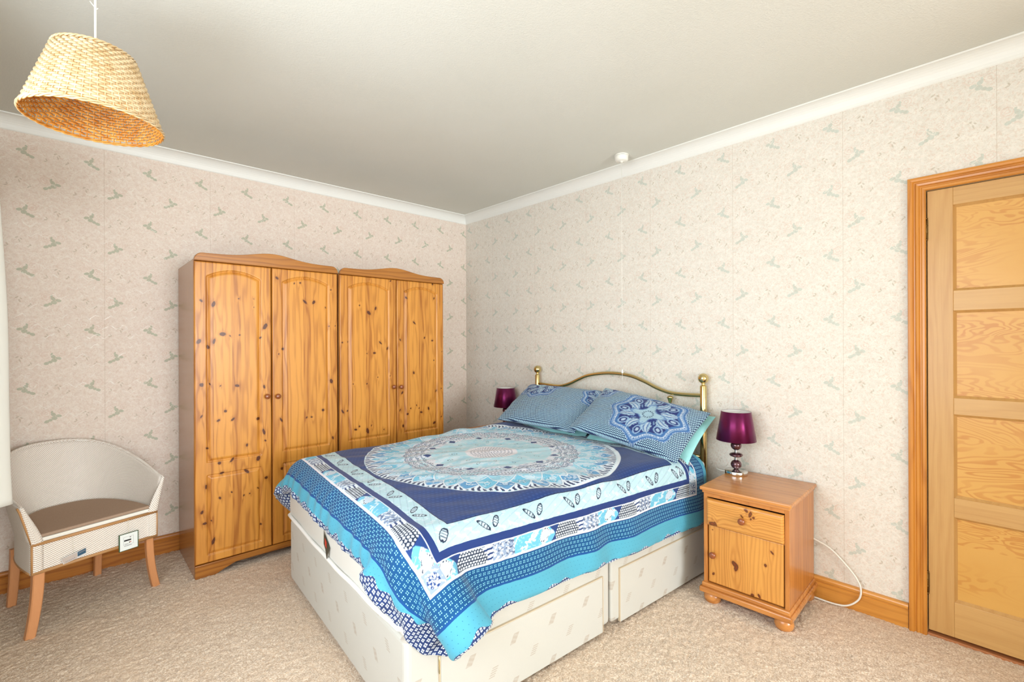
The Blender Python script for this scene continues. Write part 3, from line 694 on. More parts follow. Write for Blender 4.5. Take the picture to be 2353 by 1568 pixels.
def mattress():
    r = empty('mattress', KB, BROT); tag(r, 'cream mattress under the blue duvet, its foot end showing a small dark tag', 'mattress')
    m = MB(); m.box((-.004, .002, .359), (BL-.004, BW-.004, .628), .020, seg=4); o = m.build('mattress_body', M['mattress'], r)
    o.data.polygons.foreach_set('use_smooth', [True]*len(o.data.polygons))
    n = 26; c = []
    def rr(i, z): return [(i+.03, i), (BL-i-.03, i), (BL-i, i+.03), (BL-i, BW-i-.03), (BL-i-.03, BW-i), (i+.03, BW-i), (i, BW-i-.03), (i, i+.03)]
    # loose piping, sagging a little along the foot
    pts = []
    for t in np.linspace(.03, BW-.03, 24): pts.append((-.009-.004*math.sin(t*9)**2, t, .386-.016*math.sin((t-.03)/(BW-.06)*math.pi)+.003*math.sin(t*17)))
    pts = [(BL-.05, BW+.002, .388), (1.0, BW+.003, .386), (.06, BW+.002, .386), (.012, BW-.008, .386)]+pts[::-1]+[(.012, .006, .386), (.06, -.001, .384), (1.0, -.002, .382), (BL-.05, -.001, .384)]
    MB().tube(pts, .0085, 10).build('piping', M['piping'], r)
    g = MB(); g.add([(-.012, .762, .480), (-.020, .742, .484), (-.034, .692, .432), (-.014, .706, .380), (-.026, .720, .405)], [(0, 1, 2, 4), (4, 2, 3)])
    g = MB(); V = [(-.0095, .770, .478), (-.0100, .760, .462), (-.0110, .712, .436), (-.0120, .694, .424), (-.0185, .706, .374), (-.0130, .740, .404), (-.0110, .768, .418)]
    V2 = [(x+.0015, y, z) for x, y, z in V]; k = len(V); g.add(V+V2, [tuple(range(k)), tuple(range(k, 2*k))[::-1]]+[(i, (i+1) % k, (i+1) % k+k, i+k) for i in range(k)])
    lab = g.build('care_tag', plain('dark_olive_tag', (66, 62, 48), .6), r)
    q = MB(); q.add([(-.0120, .750, .452), (-.0128, .722, .440), (-.0138, .720, .412), (-.0130, .744, .420)], [(0, 1, 2, 3)]); q.build('red_square', plain('red_print', (196, 58, 40), .6), lab)
    s = MB(); s.box((-.0055, .655, .470), (-.0035, .725, .505)); wl = s.build('sewn_label', plain('white_label', (226, 226, 224), .6), r)
    s = MB(); s.box((-.0060, .664, .489), (-.0052, .712, .491)); s.box((-.0060, .672, .482), (-.0052, .706, .484)); s.build('label_print', plain('grey_print', (150, 150, 150), .6), wl)
mattress()

# ------------------------------------------------------------------ duvet: cloth dropped over the mattress
def duvet_sim(N=64, c=(.955, .70), ah=(-1.05, .93), bh=1.05, top=.645, steps=200, iters=10, size=(1.86, 1.37), r=.07, t=.03, tip=(.20, -.08, .26), kt=600, tip2=(.25, 1.50, .34)):
    rg = np.random.RandomState(3)
    a = np.linspace(ah[0], ah[1], N-4); b = np.linspace(-bh, bh, N); NA, NB = len(a), len(b)
    A, B = np.meshgrid(a, b, indexing='ij')
    P = np.stack([c[0]+A, c[1]+B, np.full_like(A, top+t+.015)], -1); P[..., 2] += .004*np.sin(A*9+1)*np.sin(B*7)+rg.randn(NA, NB)*.0008
    dt = 1/60; da = a[1]-a[0]; db = b[1]-b[0]; cons = []
    I = np.arange(NA)[:, None]+0*np.arange(NB)[None]; J = np.arange(NB)[None]+0*np.arange(NA)[:, None]
    def add(di, dj, L, k):
        for pi in range(2):
            for pj in range(2):
                ok = (I+di < NA) & (J+dj >= 0) & (J+dj < NB)
                ok &= (((I//max(1, abs(di))) % 2) == pi) & (((J//max(1, abs(dj))) % 2) == pj)
                i = I[ok]; j = J[ok]; cons.append((i*NB+j, (i+di)*NB+j+dj, L, k))
    dd = math.hypot(da, db)
    add(1, 0, da, 1.); add(0, 1, db, 1.); add(1, 1, dd, .35); add(1, -1, dd, .35); add(2, 0, 2*da, .45); add(0, 2, 2*db, .45); add(4, 0, 4*da, .12); add(0, 4, 4*db, .12)
    cen = np.array([size[0]/2, size[1]/2, top/2-1.]); hs2 = np.array([size[0]/2, size[1]/2, top/2+1.])-r
    Xp = P.reshape(-1, 3); V = np.zeros_like(Xp); w = (np.clip((-A/1.05-.86)/.14, 0, 1)*np.clip((-B/1.05-.86)/.14, 0, 1)).ravel()[:, None]; tip = np.array(tip); tip2 = np.array(tip2); w2 = (np.clip((-A/1.05-.80)/.20, 0, 1)*np.clip((B/1.05-.80)/.20, 0, 1)).ravel()[:, None]
    for st in range(steps):
        V[:, 2] -= 9.8*dt; V *= .965 if st < steps-60 else .9
        Q = Xp+V*dt; Q = Q+(kt*(tip-Q)*w+kt*(tip2-Q)*w2)*dt*dt
        for it in range(iters):
            for i, j, L, k in cons:
                d = Q[j]-Q[i]; l = np.sqrt((d*d).sum(1))+1e-9; g = (k*.5*(l-L)/l)[:, None]*d; Q[i] += g; Q[j] -= g
            if it % 3 == 2 or it == iters-1:
                q = np.abs(Q-cen)-hs2; m = np.maximum(q, 0); dist = np.sqrt((m*m).sum(1)); sd = dist+np.minimum(q.max(1), 0)-r; hit = sd < t
                n = np.sign(Q-cen)*m; z0 = dist < 1e-9
                if z0.any():
                    ax = q.argmax(1); e = np.zeros_like(Q); ar = np.arange(len(Q)); e[ar, ax] = np.sign((Q-cen)[ar, ax]); n = np.where(z0[:, None], e, n)
                n /= np.linalg.norm(n, axis=1)[:, None]+1e-12
                Q[hit] += (n*(t-sd)[:, None])[hit]
                if it == iters-1:
                    dv = Q-Xp; dn = (dv*n).sum(1)[:, None]*n; Q[hit] -= ((dv-dn)*.35)[hit]
                Q[:, 2] = np.maximum(Q[:, 2], .01)
        V = (Q-Xp)/dt; Xp = Q
    return a, b, Xp.reshape(NA, NB, 3)
def cubic_up(P, axis, M_):
    P = np.moveaxis(P, axis, 0); n = len(P); t = np.linspace(0, n-1, M_); i = np.minimum(t.astype(int), n-2); f = (t-i).reshape((-1,)+(1,)*(P.ndim-1))
    g = lambda k: P[np.clip(k, 0, n-1)]
    p0, p1, p2, p3 = g(i-1), g(i), g(i+1), g(i+2)
    R = .5*((2*p1)+(p2-p0)*f+(2*p0-5*p1+4*p2-p3)*f*f+(3*p1-p0-3*p2+p3)*f**3)
    return np.moveaxis(R, 0, axis)
def grid_normals(P):
    du = np.gradient(P, axis=0); dv = np.gradient(P, axis=1); n = np.cross(du, dv); return n/(np.linalg.norm(n, axis=2, keepdims=True)+1e-12)
def C3(*c): return np.array(lin(*c)[:3])
def sm(x, a, b): t = np.clip((x-a)/(b-a), 0, 1); return t*t*(3-2*t)
def wn(x, y, f, s=0):
    """smooth pseudo noise 0..1"""
    v = 0; am = 1; tot = 0
    for k in range(3):
        p = s*1.7+k*2.3
        v = v+am*np.sin(x*f+np.sin(y*f*1.31+p)*1.9+p)*np.cos(y*f*1.13+np.sin(x*f*.87-p)*1.7+p*.7); tot += am; am *= .55; f *= 2.1
    return v/tot*.5+.5
def over(c, m, col): return c*(1-m[..., None])+np.asarray(col)*m[..., None]
WH, AQ, PA, NV, BK, GR, LG, MB_, PK = C3(214, 224, 232), C3(102, 180, 210), C3(172, 212, 224), C3(30, 60, 120), C3(30, 42, 66), C3(140, 158, 184), C3(190, 204, 218), C3(58, 108, 178), C3(226, 222, 228)
def teardrop(x, y, L, Wd):
    """x along the drop 0..L, returns <1 inside"""
    t = np.clip(x/L, 0, 1); w = Wd*np.sin(np.pi*t**.62)+1e-6; return np.where((x > 0) & (x < L), np.abs(y)/w, 9)
def mandala(a, b):
    r = np.hypot(a, b); th = np.arctan2(b, a); c = np.ones(a.shape+(3,))*PA
    n1 = wn(a, b, 34, 1); n2 = wn(a, b, 70, 5); n3 = wn(a, b, 150, 9)
    c = over(c, sm(n1, .52, .60)*.75, LG)
    # outer ring with pointed petals
    def petals(c, n, ph, r0, tip, bow, fill, line=.009, dots=True):
        p = np.abs(((th/(2*np.pi)*n+ph) % 1)-.5)*2; s = ((th/(2*np.pi)*n+ph) % 1)-.5
        edge = tip-bow*p**1.35; inside = (r < edge) & (r > r0)
        ln = inside & (r > edge-line); ln2 = inside & (r > edge-line*1.7) & ~ln
        c = over(c, inside*1., fill); c = over(c, (inside & (n1 > .58))*.55, WH); c = over(c, (inside & (n2 > .70))*.8, LG)
        arc = s*2*np.pi/n*r
        for rr0, of in ((tip-.075, .0),):
            E = np.hypot((r-rr0)/.020, (arc-of)/.011); c = over(c, ((E > .72) & (E < 1.0) & inside)*.8, WH)
            if dots: c = over(c, ((E > 1.15) & (E < 1.38) & (np.sin(np.arctan2(r-rr0, arc)*9) > .2) & inside)*.7, BK)
        c = over(c, ln2*.45, GR); c = over(c, ln*1., WH); return c
    fan = (r > .55) & (r < .668)
    ray_ = np.sin(th*168+np.sin(r*120)*.8)
    c = over(c, (fan & (ray_ > -.05))*1., NV); c = over(c, (fan & (ray_ > .72))*1., BK); c = over(c, (fan & (ray_ <= -.05))*1., WH)
    c = petals(c, 24, .5, .50, .664, .120, MB_*.55+AQ*.45, .010)
    c = petals(c, 24, 0, .44, .650, .150, AQ, .011)
    c = petals(c, 24, .5, .40, .585, .095, PA*.5+AQ*.5, .009, False)
    zz = .672+.004*np.sin(th*150); c = over(c, sm(r, zz-.004, zz)*1., WH)
    # pinkish grey ground of the middle ring with lace scallops
    mid = sm(r, .325, .335)*(1-sm(r, .475+.012*np.sin(th*24), .480+.012*np.sin(th*24)))
    c = over(c, mid, PK*.55+LG*.45); c = over(c, mid*(n2 > .60)*.75, GR); c = over(c, mid*(n1 > .64)*.8, PA)
    for R0, am, fq, w in ((.46, .012, 36, .0045), (.435, .014, 36, .0035), (.405, .012, 24, .005), (.375, .010, 24, .0035)):
        q = np.abs(r-(R0+am*np.abs(np.sin(th*fq/2)))); c = over(c, (q < w)*.9, GR*.7)
        c = over(c, (np.abs(r-(R0-.010+am*np.abs(np.sin(th*fq/2)))) < .0035)*(np.sin(th*fq*5) > .1)*.9, BK)
    for k in range(24):
        t = (k+.5)*2*np.pi/24; x, y = .418*math.cos(t), .418*math.sin(t); E = np.hypot(a-x, b-y)
        c = over(c, (E < .019)*.9, WH); c = over(c, ((E > .012) & (E < .0155))*.9, BK*.6+GR*.4); c = over(c, (E < .006)*.9, GR)
    # navy fan motifs
    for k in range(12):
        t = k*2*np.pi/12+.13; dr = r-.345; da_ = ((th-t+np.pi) % (2*np.pi)-np.pi)*r
        wdt = .028*np.clip(1-np.abs(dr-.006)/.026, 0, 1)*(1-.25*np.abs(np.sin(da_*420))); m = (np.abs(da_) < wdt)
        c = over(c, m*1., NV*.8+BK*.2); c = over(c, (np.abs(np.hypot(dr+.002, da_*.8)-.033) < .003)*(dr > -.03)*.9, WH)
    inn = 1-sm(r, .318+.006*np.sin(th*12), .326+.006*np.sin(th*12))
    c = over(c, inn, PA); c = over(c, inn*(n1 > .60)*.6, WH); c = over(c, inn*(wn(a, b, 26, 3) > .66)*.7, AQ*.4+PA*.6)
    c = over(c, inn*((np.sin(th*40+n1*5) > .86) & (r > .16))*.45, LG)
    for k in range(18):
        t = k*2*np.pi/18; R0 = .205+.055*(k % 2); x = (a*math.cos(t)+b*math.sin(t))-R0; y = (-a*math.sin(t)+b*math.cos(t)); E = np.hypot((x+y*.4)/.017, y/.008)
        c = over(c, ((E > .70) & (E < 1.08) & (np.sin(x*500) > -.3))*.85, BK)
    c = over(c, (1-sm(r, .138, .150)), PK); c = over(c, ((r < .15) & (n3 > .62))*.5, LG)
    for k, R0 in enumerate((.018, .036, .055, .075, .096, .114)):
        m = (np.abs(r-R0) < .0052) & (np.sin(th*(8+7*k)+k) > .05); c = over(c, m*.88, BK*.55+GR*.45)
    return c
def border_art(a, b):
    a = np.where(a > 0, a+.08, a)
    q = np.maximum(np.abs(a), np.abs(b)); horiz = np.abs(a) > np.abs(b); t = np.where(horiz, b, a); n1 = wn(a, b, 60, 2); n2 = wn(a, b, 130, 4)
    c = np.ones(a.shape+(3,))*C3(172, 204, 212)
    # pale band with hair strokes and outlined leaves
    st = np.sin(t*150+np.sin(q*160+t*20)*2.2); c = over(c, (st > .80)*.4, AQ*.4+WH*.6); c = over(c, (np.sin(t*95+q*240+1) > .93)*.45, GR)
    c = over(c, (n1 > .66)*.5, WH); lt = (t/.21) % 1; k = np.floor(t/.21)
    for off, qq, an in ((.26, .740, .9), (.52, .736, -.8)):
        x = (lt-off)*.21; y = q-qq; cc, ss = math.cos(an), math.sin(an); u = x*cc+y*ss; v = -x*ss+y*cc
        E = np.hypot(u/.026, v/.0105); c = over(c, (E < 1.0)*.5, LG); c = over(c, ((E > .76) & (E < 1.06))*1., BK); c = over(c, ((E < .7) & (np.sin(u*600) > .45))*.85, BK)
    # ornate band
    p = (t % .47)/.47; v = (q-.80)/.07; o = q > .80
    d = np.ones_like(c)*AQ
    s = p*.31
    d = over(d, (np.abs(np.sin(s*46+v*2.6+n1*2.2)) > .94)*.8, WH); d = over(d, (n2 > .72)*.6, PA)
    s = s*1.0; yc = (v-.48)*.048
    E = teardrop(s-.085+yc*.35, yc+.004, .042, .017); d = over(d, (E < 1.12)*1., WH); d = over(d, (E < .78)*1., LG); d = over(d, ((E > .80) & (E < 1.0) & (np.sin(s*700+v*30) > -.2))*1., BK)
    m1 = (s > .132-.010*np.cos(v*6)) & (s < .150+.006*np.cos(v*5)); d = over(d, m1*1., NV)
    net = (s > .150+.006*np.cos(v*5)) & (s < .222-.008*np.cos(v*5))
    hx = s/.0078; hy = (v*.07)/.0102; row = np.floor(hy); fx = ((hx+.5*(row % 2)) % 1)-.5; fy = (hy % 1)-.5; d = over(d, net*1., BK); d = over(d, (net & (np.hypot(fx, fy) < .36))*1., WH)
    sp = (s > .222-.008*np.cos(v*5)) & (s < .244); d = over(d, sp*1., WH); d = over(d, (sp & (np.sin(v*26+s*60) > .25))*1., NV*.8)
    gr = s > .244; d = over(d, gr*1., GR); d = over(d, (gr & (np.sin(s*330+3*np.sin(v*7))*np.sin(v*15+n1*3) > .15))*1., WH); d = over(d, (gr & (n2 > .62))*.8, BK*.5+NV*.5)
    d = over(d, (np.abs(v-.90) < .035)*.9, WH); d = over(d, (v > .90)*1., PK); d = over(d, (v < .05)*.9, WH)
    # corner block
    cb = (np.minimum(np.abs(a), np.abs(b)) > .80) & o; x, y = np.abs(a)-.835, np.abs(b)-.835
    d = over(d, cb*1., GR); E = np.hypot(x, y); d = over(d, (cb & (E < .022))*1., NV); d = over(d, (cb & (E < .022) & (np.sin(np.arctan2(y, x)*6)*np.sin(E*420) > .1))*1., WH); d = over(d, (cb & (n2 > .68))*.9, WH); d = over(d, (cb & (q > .862))*1., PK)
    return np.where(o[..., None], d, c)
def mk_duvet():
    T = Tree('printed_duvet_cotton', .72, .25); a, b = T.uv(); q = (a*-1).mx(a+.08).mx(b.abs())+(T.noise(a, b, 0.0, 22, 2)-.5)*.004
    art = T.attr('art', True); bd = T.attr('backd'); r = (a*a+b*b).pw(.5)
    def lat(p, shift=True):
        row = (b/p).fl(); o = (row/2).fr(); x = ((a/p)+o*(1 if shift else 0)).fr()-.5; y = (b/p).fr()-.5; return x*p, y*p
    navy = T.mix(T.noise(a, b, 0.0, 6, 2), lin(18, 46, 100), lin(25, 57, 116))
    x, y = lat(.019); e = (x*x+y*y).pw(.5); navy = T.mix((1-T.step(e, .0045, .0065))*.11, navy, lin(84, 120, 186))
    # blue ground with four-petal flowers
    p = .0178; x, y = lat(p); ax_ = x.abs()-.0030; ay_ = y.abs()-.0030; e = (ax_*ax_+ay_*ay_).pw(.5)
    blue = T.mix(T.noise(a, b, 2.0, 9, 2), lin(5, 68, 118), lin(10, 84, 136)); blue = T.mix(1-T.step(e, .0014, .0022), blue, lin(140, 216, 240))
    x2 = (x+.0118); e2 = x2*x2+y*y
    p = .019; x, y = lat(p); e = (x*x+y*y).pw(.5); aqua = T.mix(1-T.step(e, .0009, .0016), lin(84, 166, 190), lin(36, 100, 130))
    aqua = T.mix(T.noise(a, b, 5.0, 5, 2)*.5, aqua, lin(68, 156, 184))
    p = .0155; x, y = lat(p, True); m = x.abs().mx(y.abs()); dd = (x*x+y*y).pw(.5); fl = (1-T.step((x.abs()-.0027).abs().mx((y.abs()-.0027).abs())-.0, .0018, .0024)); ring = fl*(T.step(dd, .0011, .0018))
    back = T.mix(ring, lin(38, 58, 108), lin(226, 238, 246))
    c = T.mix(T.step(r, .681, .685), art, navy)
    c = T.mix(q.gt(.700), c, art); c = T.mix(q.gt(.775), c, lin(28, 52, 112)); c = T.mix(q.gt(.800), c, art)
    c = T.mix(q.gt(.870), c, blue); c = T.mix(q.gt(.952), c, lin(10, 74, 140)); c = T.mix(q.gt(.960), c, aqua)
    c = T.mix((q-.698).abs().lt(.0018), c, lin(24, 36, 70))
    c = T.mix(bd.lt(0.0), c, back)
    T.col(c); T.set(Sheen_Weight=.12); T.bump(T.noise(a, b, 0.0, 420, 2)*.5+T.noise(a, b, 1.0, 38, 3)*1.0, .0022, .35); return T.m
M['duvet'] = mk_duvet()
def duvet():
    a0, b0, P = duvet_sim(); NA_, NB_ = 860, 920
    U = cubic_up(cubic_up(P, 0, NA_), 1, NB_); a = np.linspace(a0[0], a0[-1], NA_); b = np.linspace(b0[0], b0[-1], NB_); A, B = np.meshgrid(a, b, indexing='ij')
    n = grid_normals(U); 
    if n[NA_//2, NB_//2, 2] < 0: n = -n
    ef = A-a[0]; en = B-b[0]; efr = b[-1]-B; eh = a[-1]-A; e = np.minimum(np.minimum(ef, en), np.minimum(efr, eh))
    # soft filling, creases and a gathered seam
    wr = .0030*(wn(A, B, 5.5, 2)-.5)+.0040*np.exp(-((np.sin(A*3.1+B*4.6+.6*np.sin(B*5)))/.22)**2)*wn(A, B, 4, 7)+.0022*np.sin(B*64+2*np.sin(A*9)+A*22)*sm(np.abs(A+.35), .55, .1)*wn(A, B, 6, 1)
    side = sm(np.abs(B), .62, .95); wr = wr+.017*np.sin(A*16+1.4*np.sin(A*6)+B*4)*side*(.35+.65*wn(A, B, 3, 4))+.0085*np.sin(A*14+1.8*np.sin(A*5)+B*9)*np.exp(-((np.abs(B)-.66)/.14)**2)
    footw = sm(-A, .86, 1.05); wr = wr+.006*np.sin(B*58+1.3*np.sin(B*13))*footw
    rnd = np.sqrt(np.clip(1-(1-np.clip(e/.030, 0, 1))**2, 0, 1))
    mid = U-n*.015; hem = sm(e, .05, 0)
    ruf = .009*np.sin(B*75+1.7*np.sin(B*17))*sm(ef, .05, 0)+.005*np.sin(A*40+1.5*np.sin(A*11))*sm(en, .04, 0)
    up = mid+n*((.003+.0135*rnd+wr*rnd+ruf)[..., None]); up[..., 2] += ruf*.8+sm(np.minimum(.93-A, .72-np.abs(B)+.1), 0, .35)*sm(A, -.95, -.5)*(.016+.022*(wn(A, B, 4.3, 3)-.4))+.034*np.exp(-((B-.64)/.20)**2-((A-.35)/.60)**2)
    wf = .034+.008*np.sin(B*74)+.058*sm(-B, .52, 1.0)+.02*sm(B, .8, 1.02); wne = .012+.008*np.sin(A*23+1)+.006*np.sin(A*61)
    bd = np.minimum(np.minimum(ef-wf, en-wne), efr-.018)
    art = np.where((np.maximum(np.maximum(-A, A+.08), np.abs(B)) > .70)[..., None], border_art(A, B), mandala(A+.012, B))
    # shift so the disc's nodes radius test agrees with its art
    r = empty('duvet', KB, BROT); tag(r, 'quilted duvet printed with a large pale blue medallion on navy, draped over the bed', 'duvet')
    o = grid_mesh('printed_front', up, M['duvet'], r, uv=np.stack([A, B], -1), attrs={'backd': bd}, cattrs={'art': np.clip(art, 0, 1)})
    k = 6; Ud = up[::k, ::k]; md = mid[::k, ::k]; nd = n[::k, ::k]; ed = e[::k, ::k]; rd = rnd[::k, ::k]
    lo = md-nd*((.003+.013*rd)[..., None]); edge = ed < 1e-6; lo[edge] = Ud[edge]
    grid_mesh('plain_back', lo, M['duvet'], r, uv=np.stack([A[::k, ::k], B[::k, ::k]], -1), attrs={'backd': np.full(ed.shape, -1.)}, cattrs={'art': np.zeros(lo.shape)}, flip=True)
duvet()

# ------------------------------------------------------------------ pillows
def mk_pillow():
    T = Tree('printed_pillow_cotton', .72, .25); u, v = T.uv(); art = T.attr('art', True); am = T.attr('artd')
    p = .0102; row = (v/(p*.86)).fl(); x = ((u/p)+(row/2).fr()).fr()-.5; y = ((v/(p*.86)).fr()-.5)*.86; e = (x*x+y*y).pw(.5)
    c = T.mix(1-T.step(e, .27, .36), lin(24, 46, 88), lin(188, 226, 240)); c = T.mix(am.lt(0.0), c, art)
    T.col(c); T.bump(T.noise(u, v, 0.0, 30, 3), .003, .35); T.set(Sheen_Weight=.12); return T.m
M['pillow'] = mk_pillow()
def mk_aqua():
    T = Tree('aqua_cotton', .7, .3); u, v = T.uv(); T.col(lin(158, 222, 222)); T.bump(T.noise(u, v, 0.0, 16, 3, .5, 1.0), .006, .4); T.set(Sheen_Weight=.15); return T.m
M['aqua'] = mk_aqua()
def medal(u, v, cx, cy, R):
    x, y = (u-cx)/1.08, (v-cy)/.90; r = np.hypot(x, y); th = np.arctan2(y, x)
    e8 = R*(.86+.15*(1-np.abs(np.sin(th*4))**1.4)); c = np.ones(u.shape+(3,))*C3(78, 128, 190)
    n1 = wn(u, v, 60, 3)
    c = over(c, ((r > e8*.965) & (np.sin(th*120) > -.2))*1., C3(196, 218, 238)); c = over(c, (np.abs(r-e8*.90) < R*.018)*1., C3(150, 184, 224)); 
    c = over(c, ((r < e8*.86) & (r > e8*.83))*1., C3(190, 214, 240)); ini = r < e8*.76; c = over(c, ini*1., C3(44, 62, 132))
    c = over(c, ((np.abs(r-e8*.865) < R*.012) & (np.sin(th*90) > 0))*1., C3(230, 240, 250))
    for k in range(8):
        t = k*math.pi/4+math.pi/8; xx = x*math.cos(t)+y*math.sin(t); yy = -x*math.sin(t)+y*math.cos(t)
        E = teardrop(xx-R*.30, yy-R*.05*np.sin(xx*38), R*.46, R*.115); sp = 1+.16*np.sin(np.arctan2(yy, xx-R*.55)*16)
        c = over(c, ((E < sp) & ini)*1., C3(186, 218, 240)); c = over(c, ((E < .52) & ini)*1., C3(96, 132, 190)); c = over(c, (E < .25)*1., C3(206, 228, 244))
        t2 = k*math.pi/4; xx = x*math.cos(t2)+y*math.sin(t2); yy = -x*math.sin(t2)+y*math.cos(t2); E = np.hypot((xx-R*.62)/(R*.15), yy/(R*.10))
        c = over(c, ((E > .72) & (E < 1.0) & ini)*1., C3(160, 196, 232)); c = over(c, ((E < .4) & ini)*1., C3(190, 216, 240))
    ce = R*(.26+.10*np.cos(th*4)+.03*np.cos(th*8)); c = over(c, (r < ce*1.18)*1., C3(120, 158, 206)); c = over(c, (r < ce)*1., C3(184, 220, 238)); c = over(c, ((np.abs(r-R*.12) < R*.022) & (np.sin(th*14) > .1))*1., C3(60, 84, 120)); c = over(c, ((r > R*.30) & (r < R*.42) & (np.sin(th*24+r*90) > .55) & ini)*.9, C3(150, 188, 226))
    return c*.66, r-e8
def pillow(name, cen, right, upv, hw, hh, tk, mat, label, group, medals=None, seed=0, wrk=.006, sag=0):
    R_ = Vector(right).normalized(); U_ = Vector(upv).normalized(); U_ = (U_-R_*U_.dot(R_)).normalized(); N_ = R_.cross(U_)
    nu, nv = (200, 130) if medals else (90, 60)
    u = np.linspace(-1, 1, nu); v = np.linspace(-1, 1, nv); Ug, Vg = np.meshgrid(u, v, indexing='ij')
    px = hw*(Ug-.055*Ug*np.abs(Ug)**3*(1-Vg**2)-.015*Ug*Vg**2); py = hh*(Vg-.08*Vg*np.abs(Vg)**3*(1-Ug**2))
    T_ = tk*(np.clip(1-np.abs(Ug)**2.8, 0, 1)*np.clip(1-np.abs(Vg)**2.6, 0, 1))**.52
    w = wrk*(wn(px, py, 14, seed)-.5)*2*np.minimum(1, T_/tk*2)+wrk*.9*np.sin(px*40*np.sign(Ug)+py*55+seed)*sm(np.abs(Ug)*np.abs(Vg), .35, .85)*np.minimum(1, T_/tk*3)
    wav = .010*np.sin(Ug*4+seed)*(1-np.abs(Vg))*0+sag*(Ug**2)*-1
    F = np.stack([px, py, T_+w+wav], -1); Bk = np.stack([px, py, -T_*.8+wav], -1)
    r = empty(name, cen); Mx = Matrix((R_, U_, N_)).transposed().to_4x4(); Mx.translation = cen; r.matrix_world = Mx
    tag(r, label, 'pillow', group)
    uv = np.stack([px, py], -1); art = np.zeros(F.shape); ad = np.full(Ug.shape, 1.)
    for m in (medals or []):
        c, d = medal(px, py, *m); s = d < ad; ad = np.minimum(ad, d); art = np.where((d < 0)[..., None], c, art)
    grid_mesh('pillowcase_front' if medals else 'pillow_front', F, mat, r, uv=uv, attrs={'artd': ad}, cattrs={'art': art})
    grid_mesh('pillowcase_back' if medals else 'pillow_back', Bk, mat, r, uv=uv, attrs={'artd': np.full(Ug.shape, 1.)}, cattrs={'art': art*0}, flip=True)
pillow('pillow', (2.555, 1.545, .772), (.0, -1, -.06), (.62, .04, .46), .350, .200, .046, M['aqua'], 'plain aqua pillow under the right-hand patterned pillow', 'aqua pillows', seed=2)
pillow('pillow', (2.560, 2.270, .772), (.0, -1, -.02), (.62, .02, .46), .350, .195, .046, M['aqua'], 'plain aqua pillow under the left-hand patterned pillow', 'aqua pillows', seed=5)
pillow('pillow', (2.465, 1.560, .832), (.03, -1, -.135), (.66, .03, .42), .365, .215, .074, M['pillow'], 'patterned pillow on the right, navy dots with one whole flower medallion', 'patterned pillows', [(.085, .01, .232), (-.36, .19, .17)], seed=1)
pillow('pillow', (2.475, 2.265, .850), (.03, -1, -.01), (.64, .02, .42), .360, .215, .074, M['pillow'], 'patterned pillow on the left, its flower medallion cut off at the top edge', 'patterned pillows', [(-.15, .165, .20), (.40, .14, .17)], seed=4)

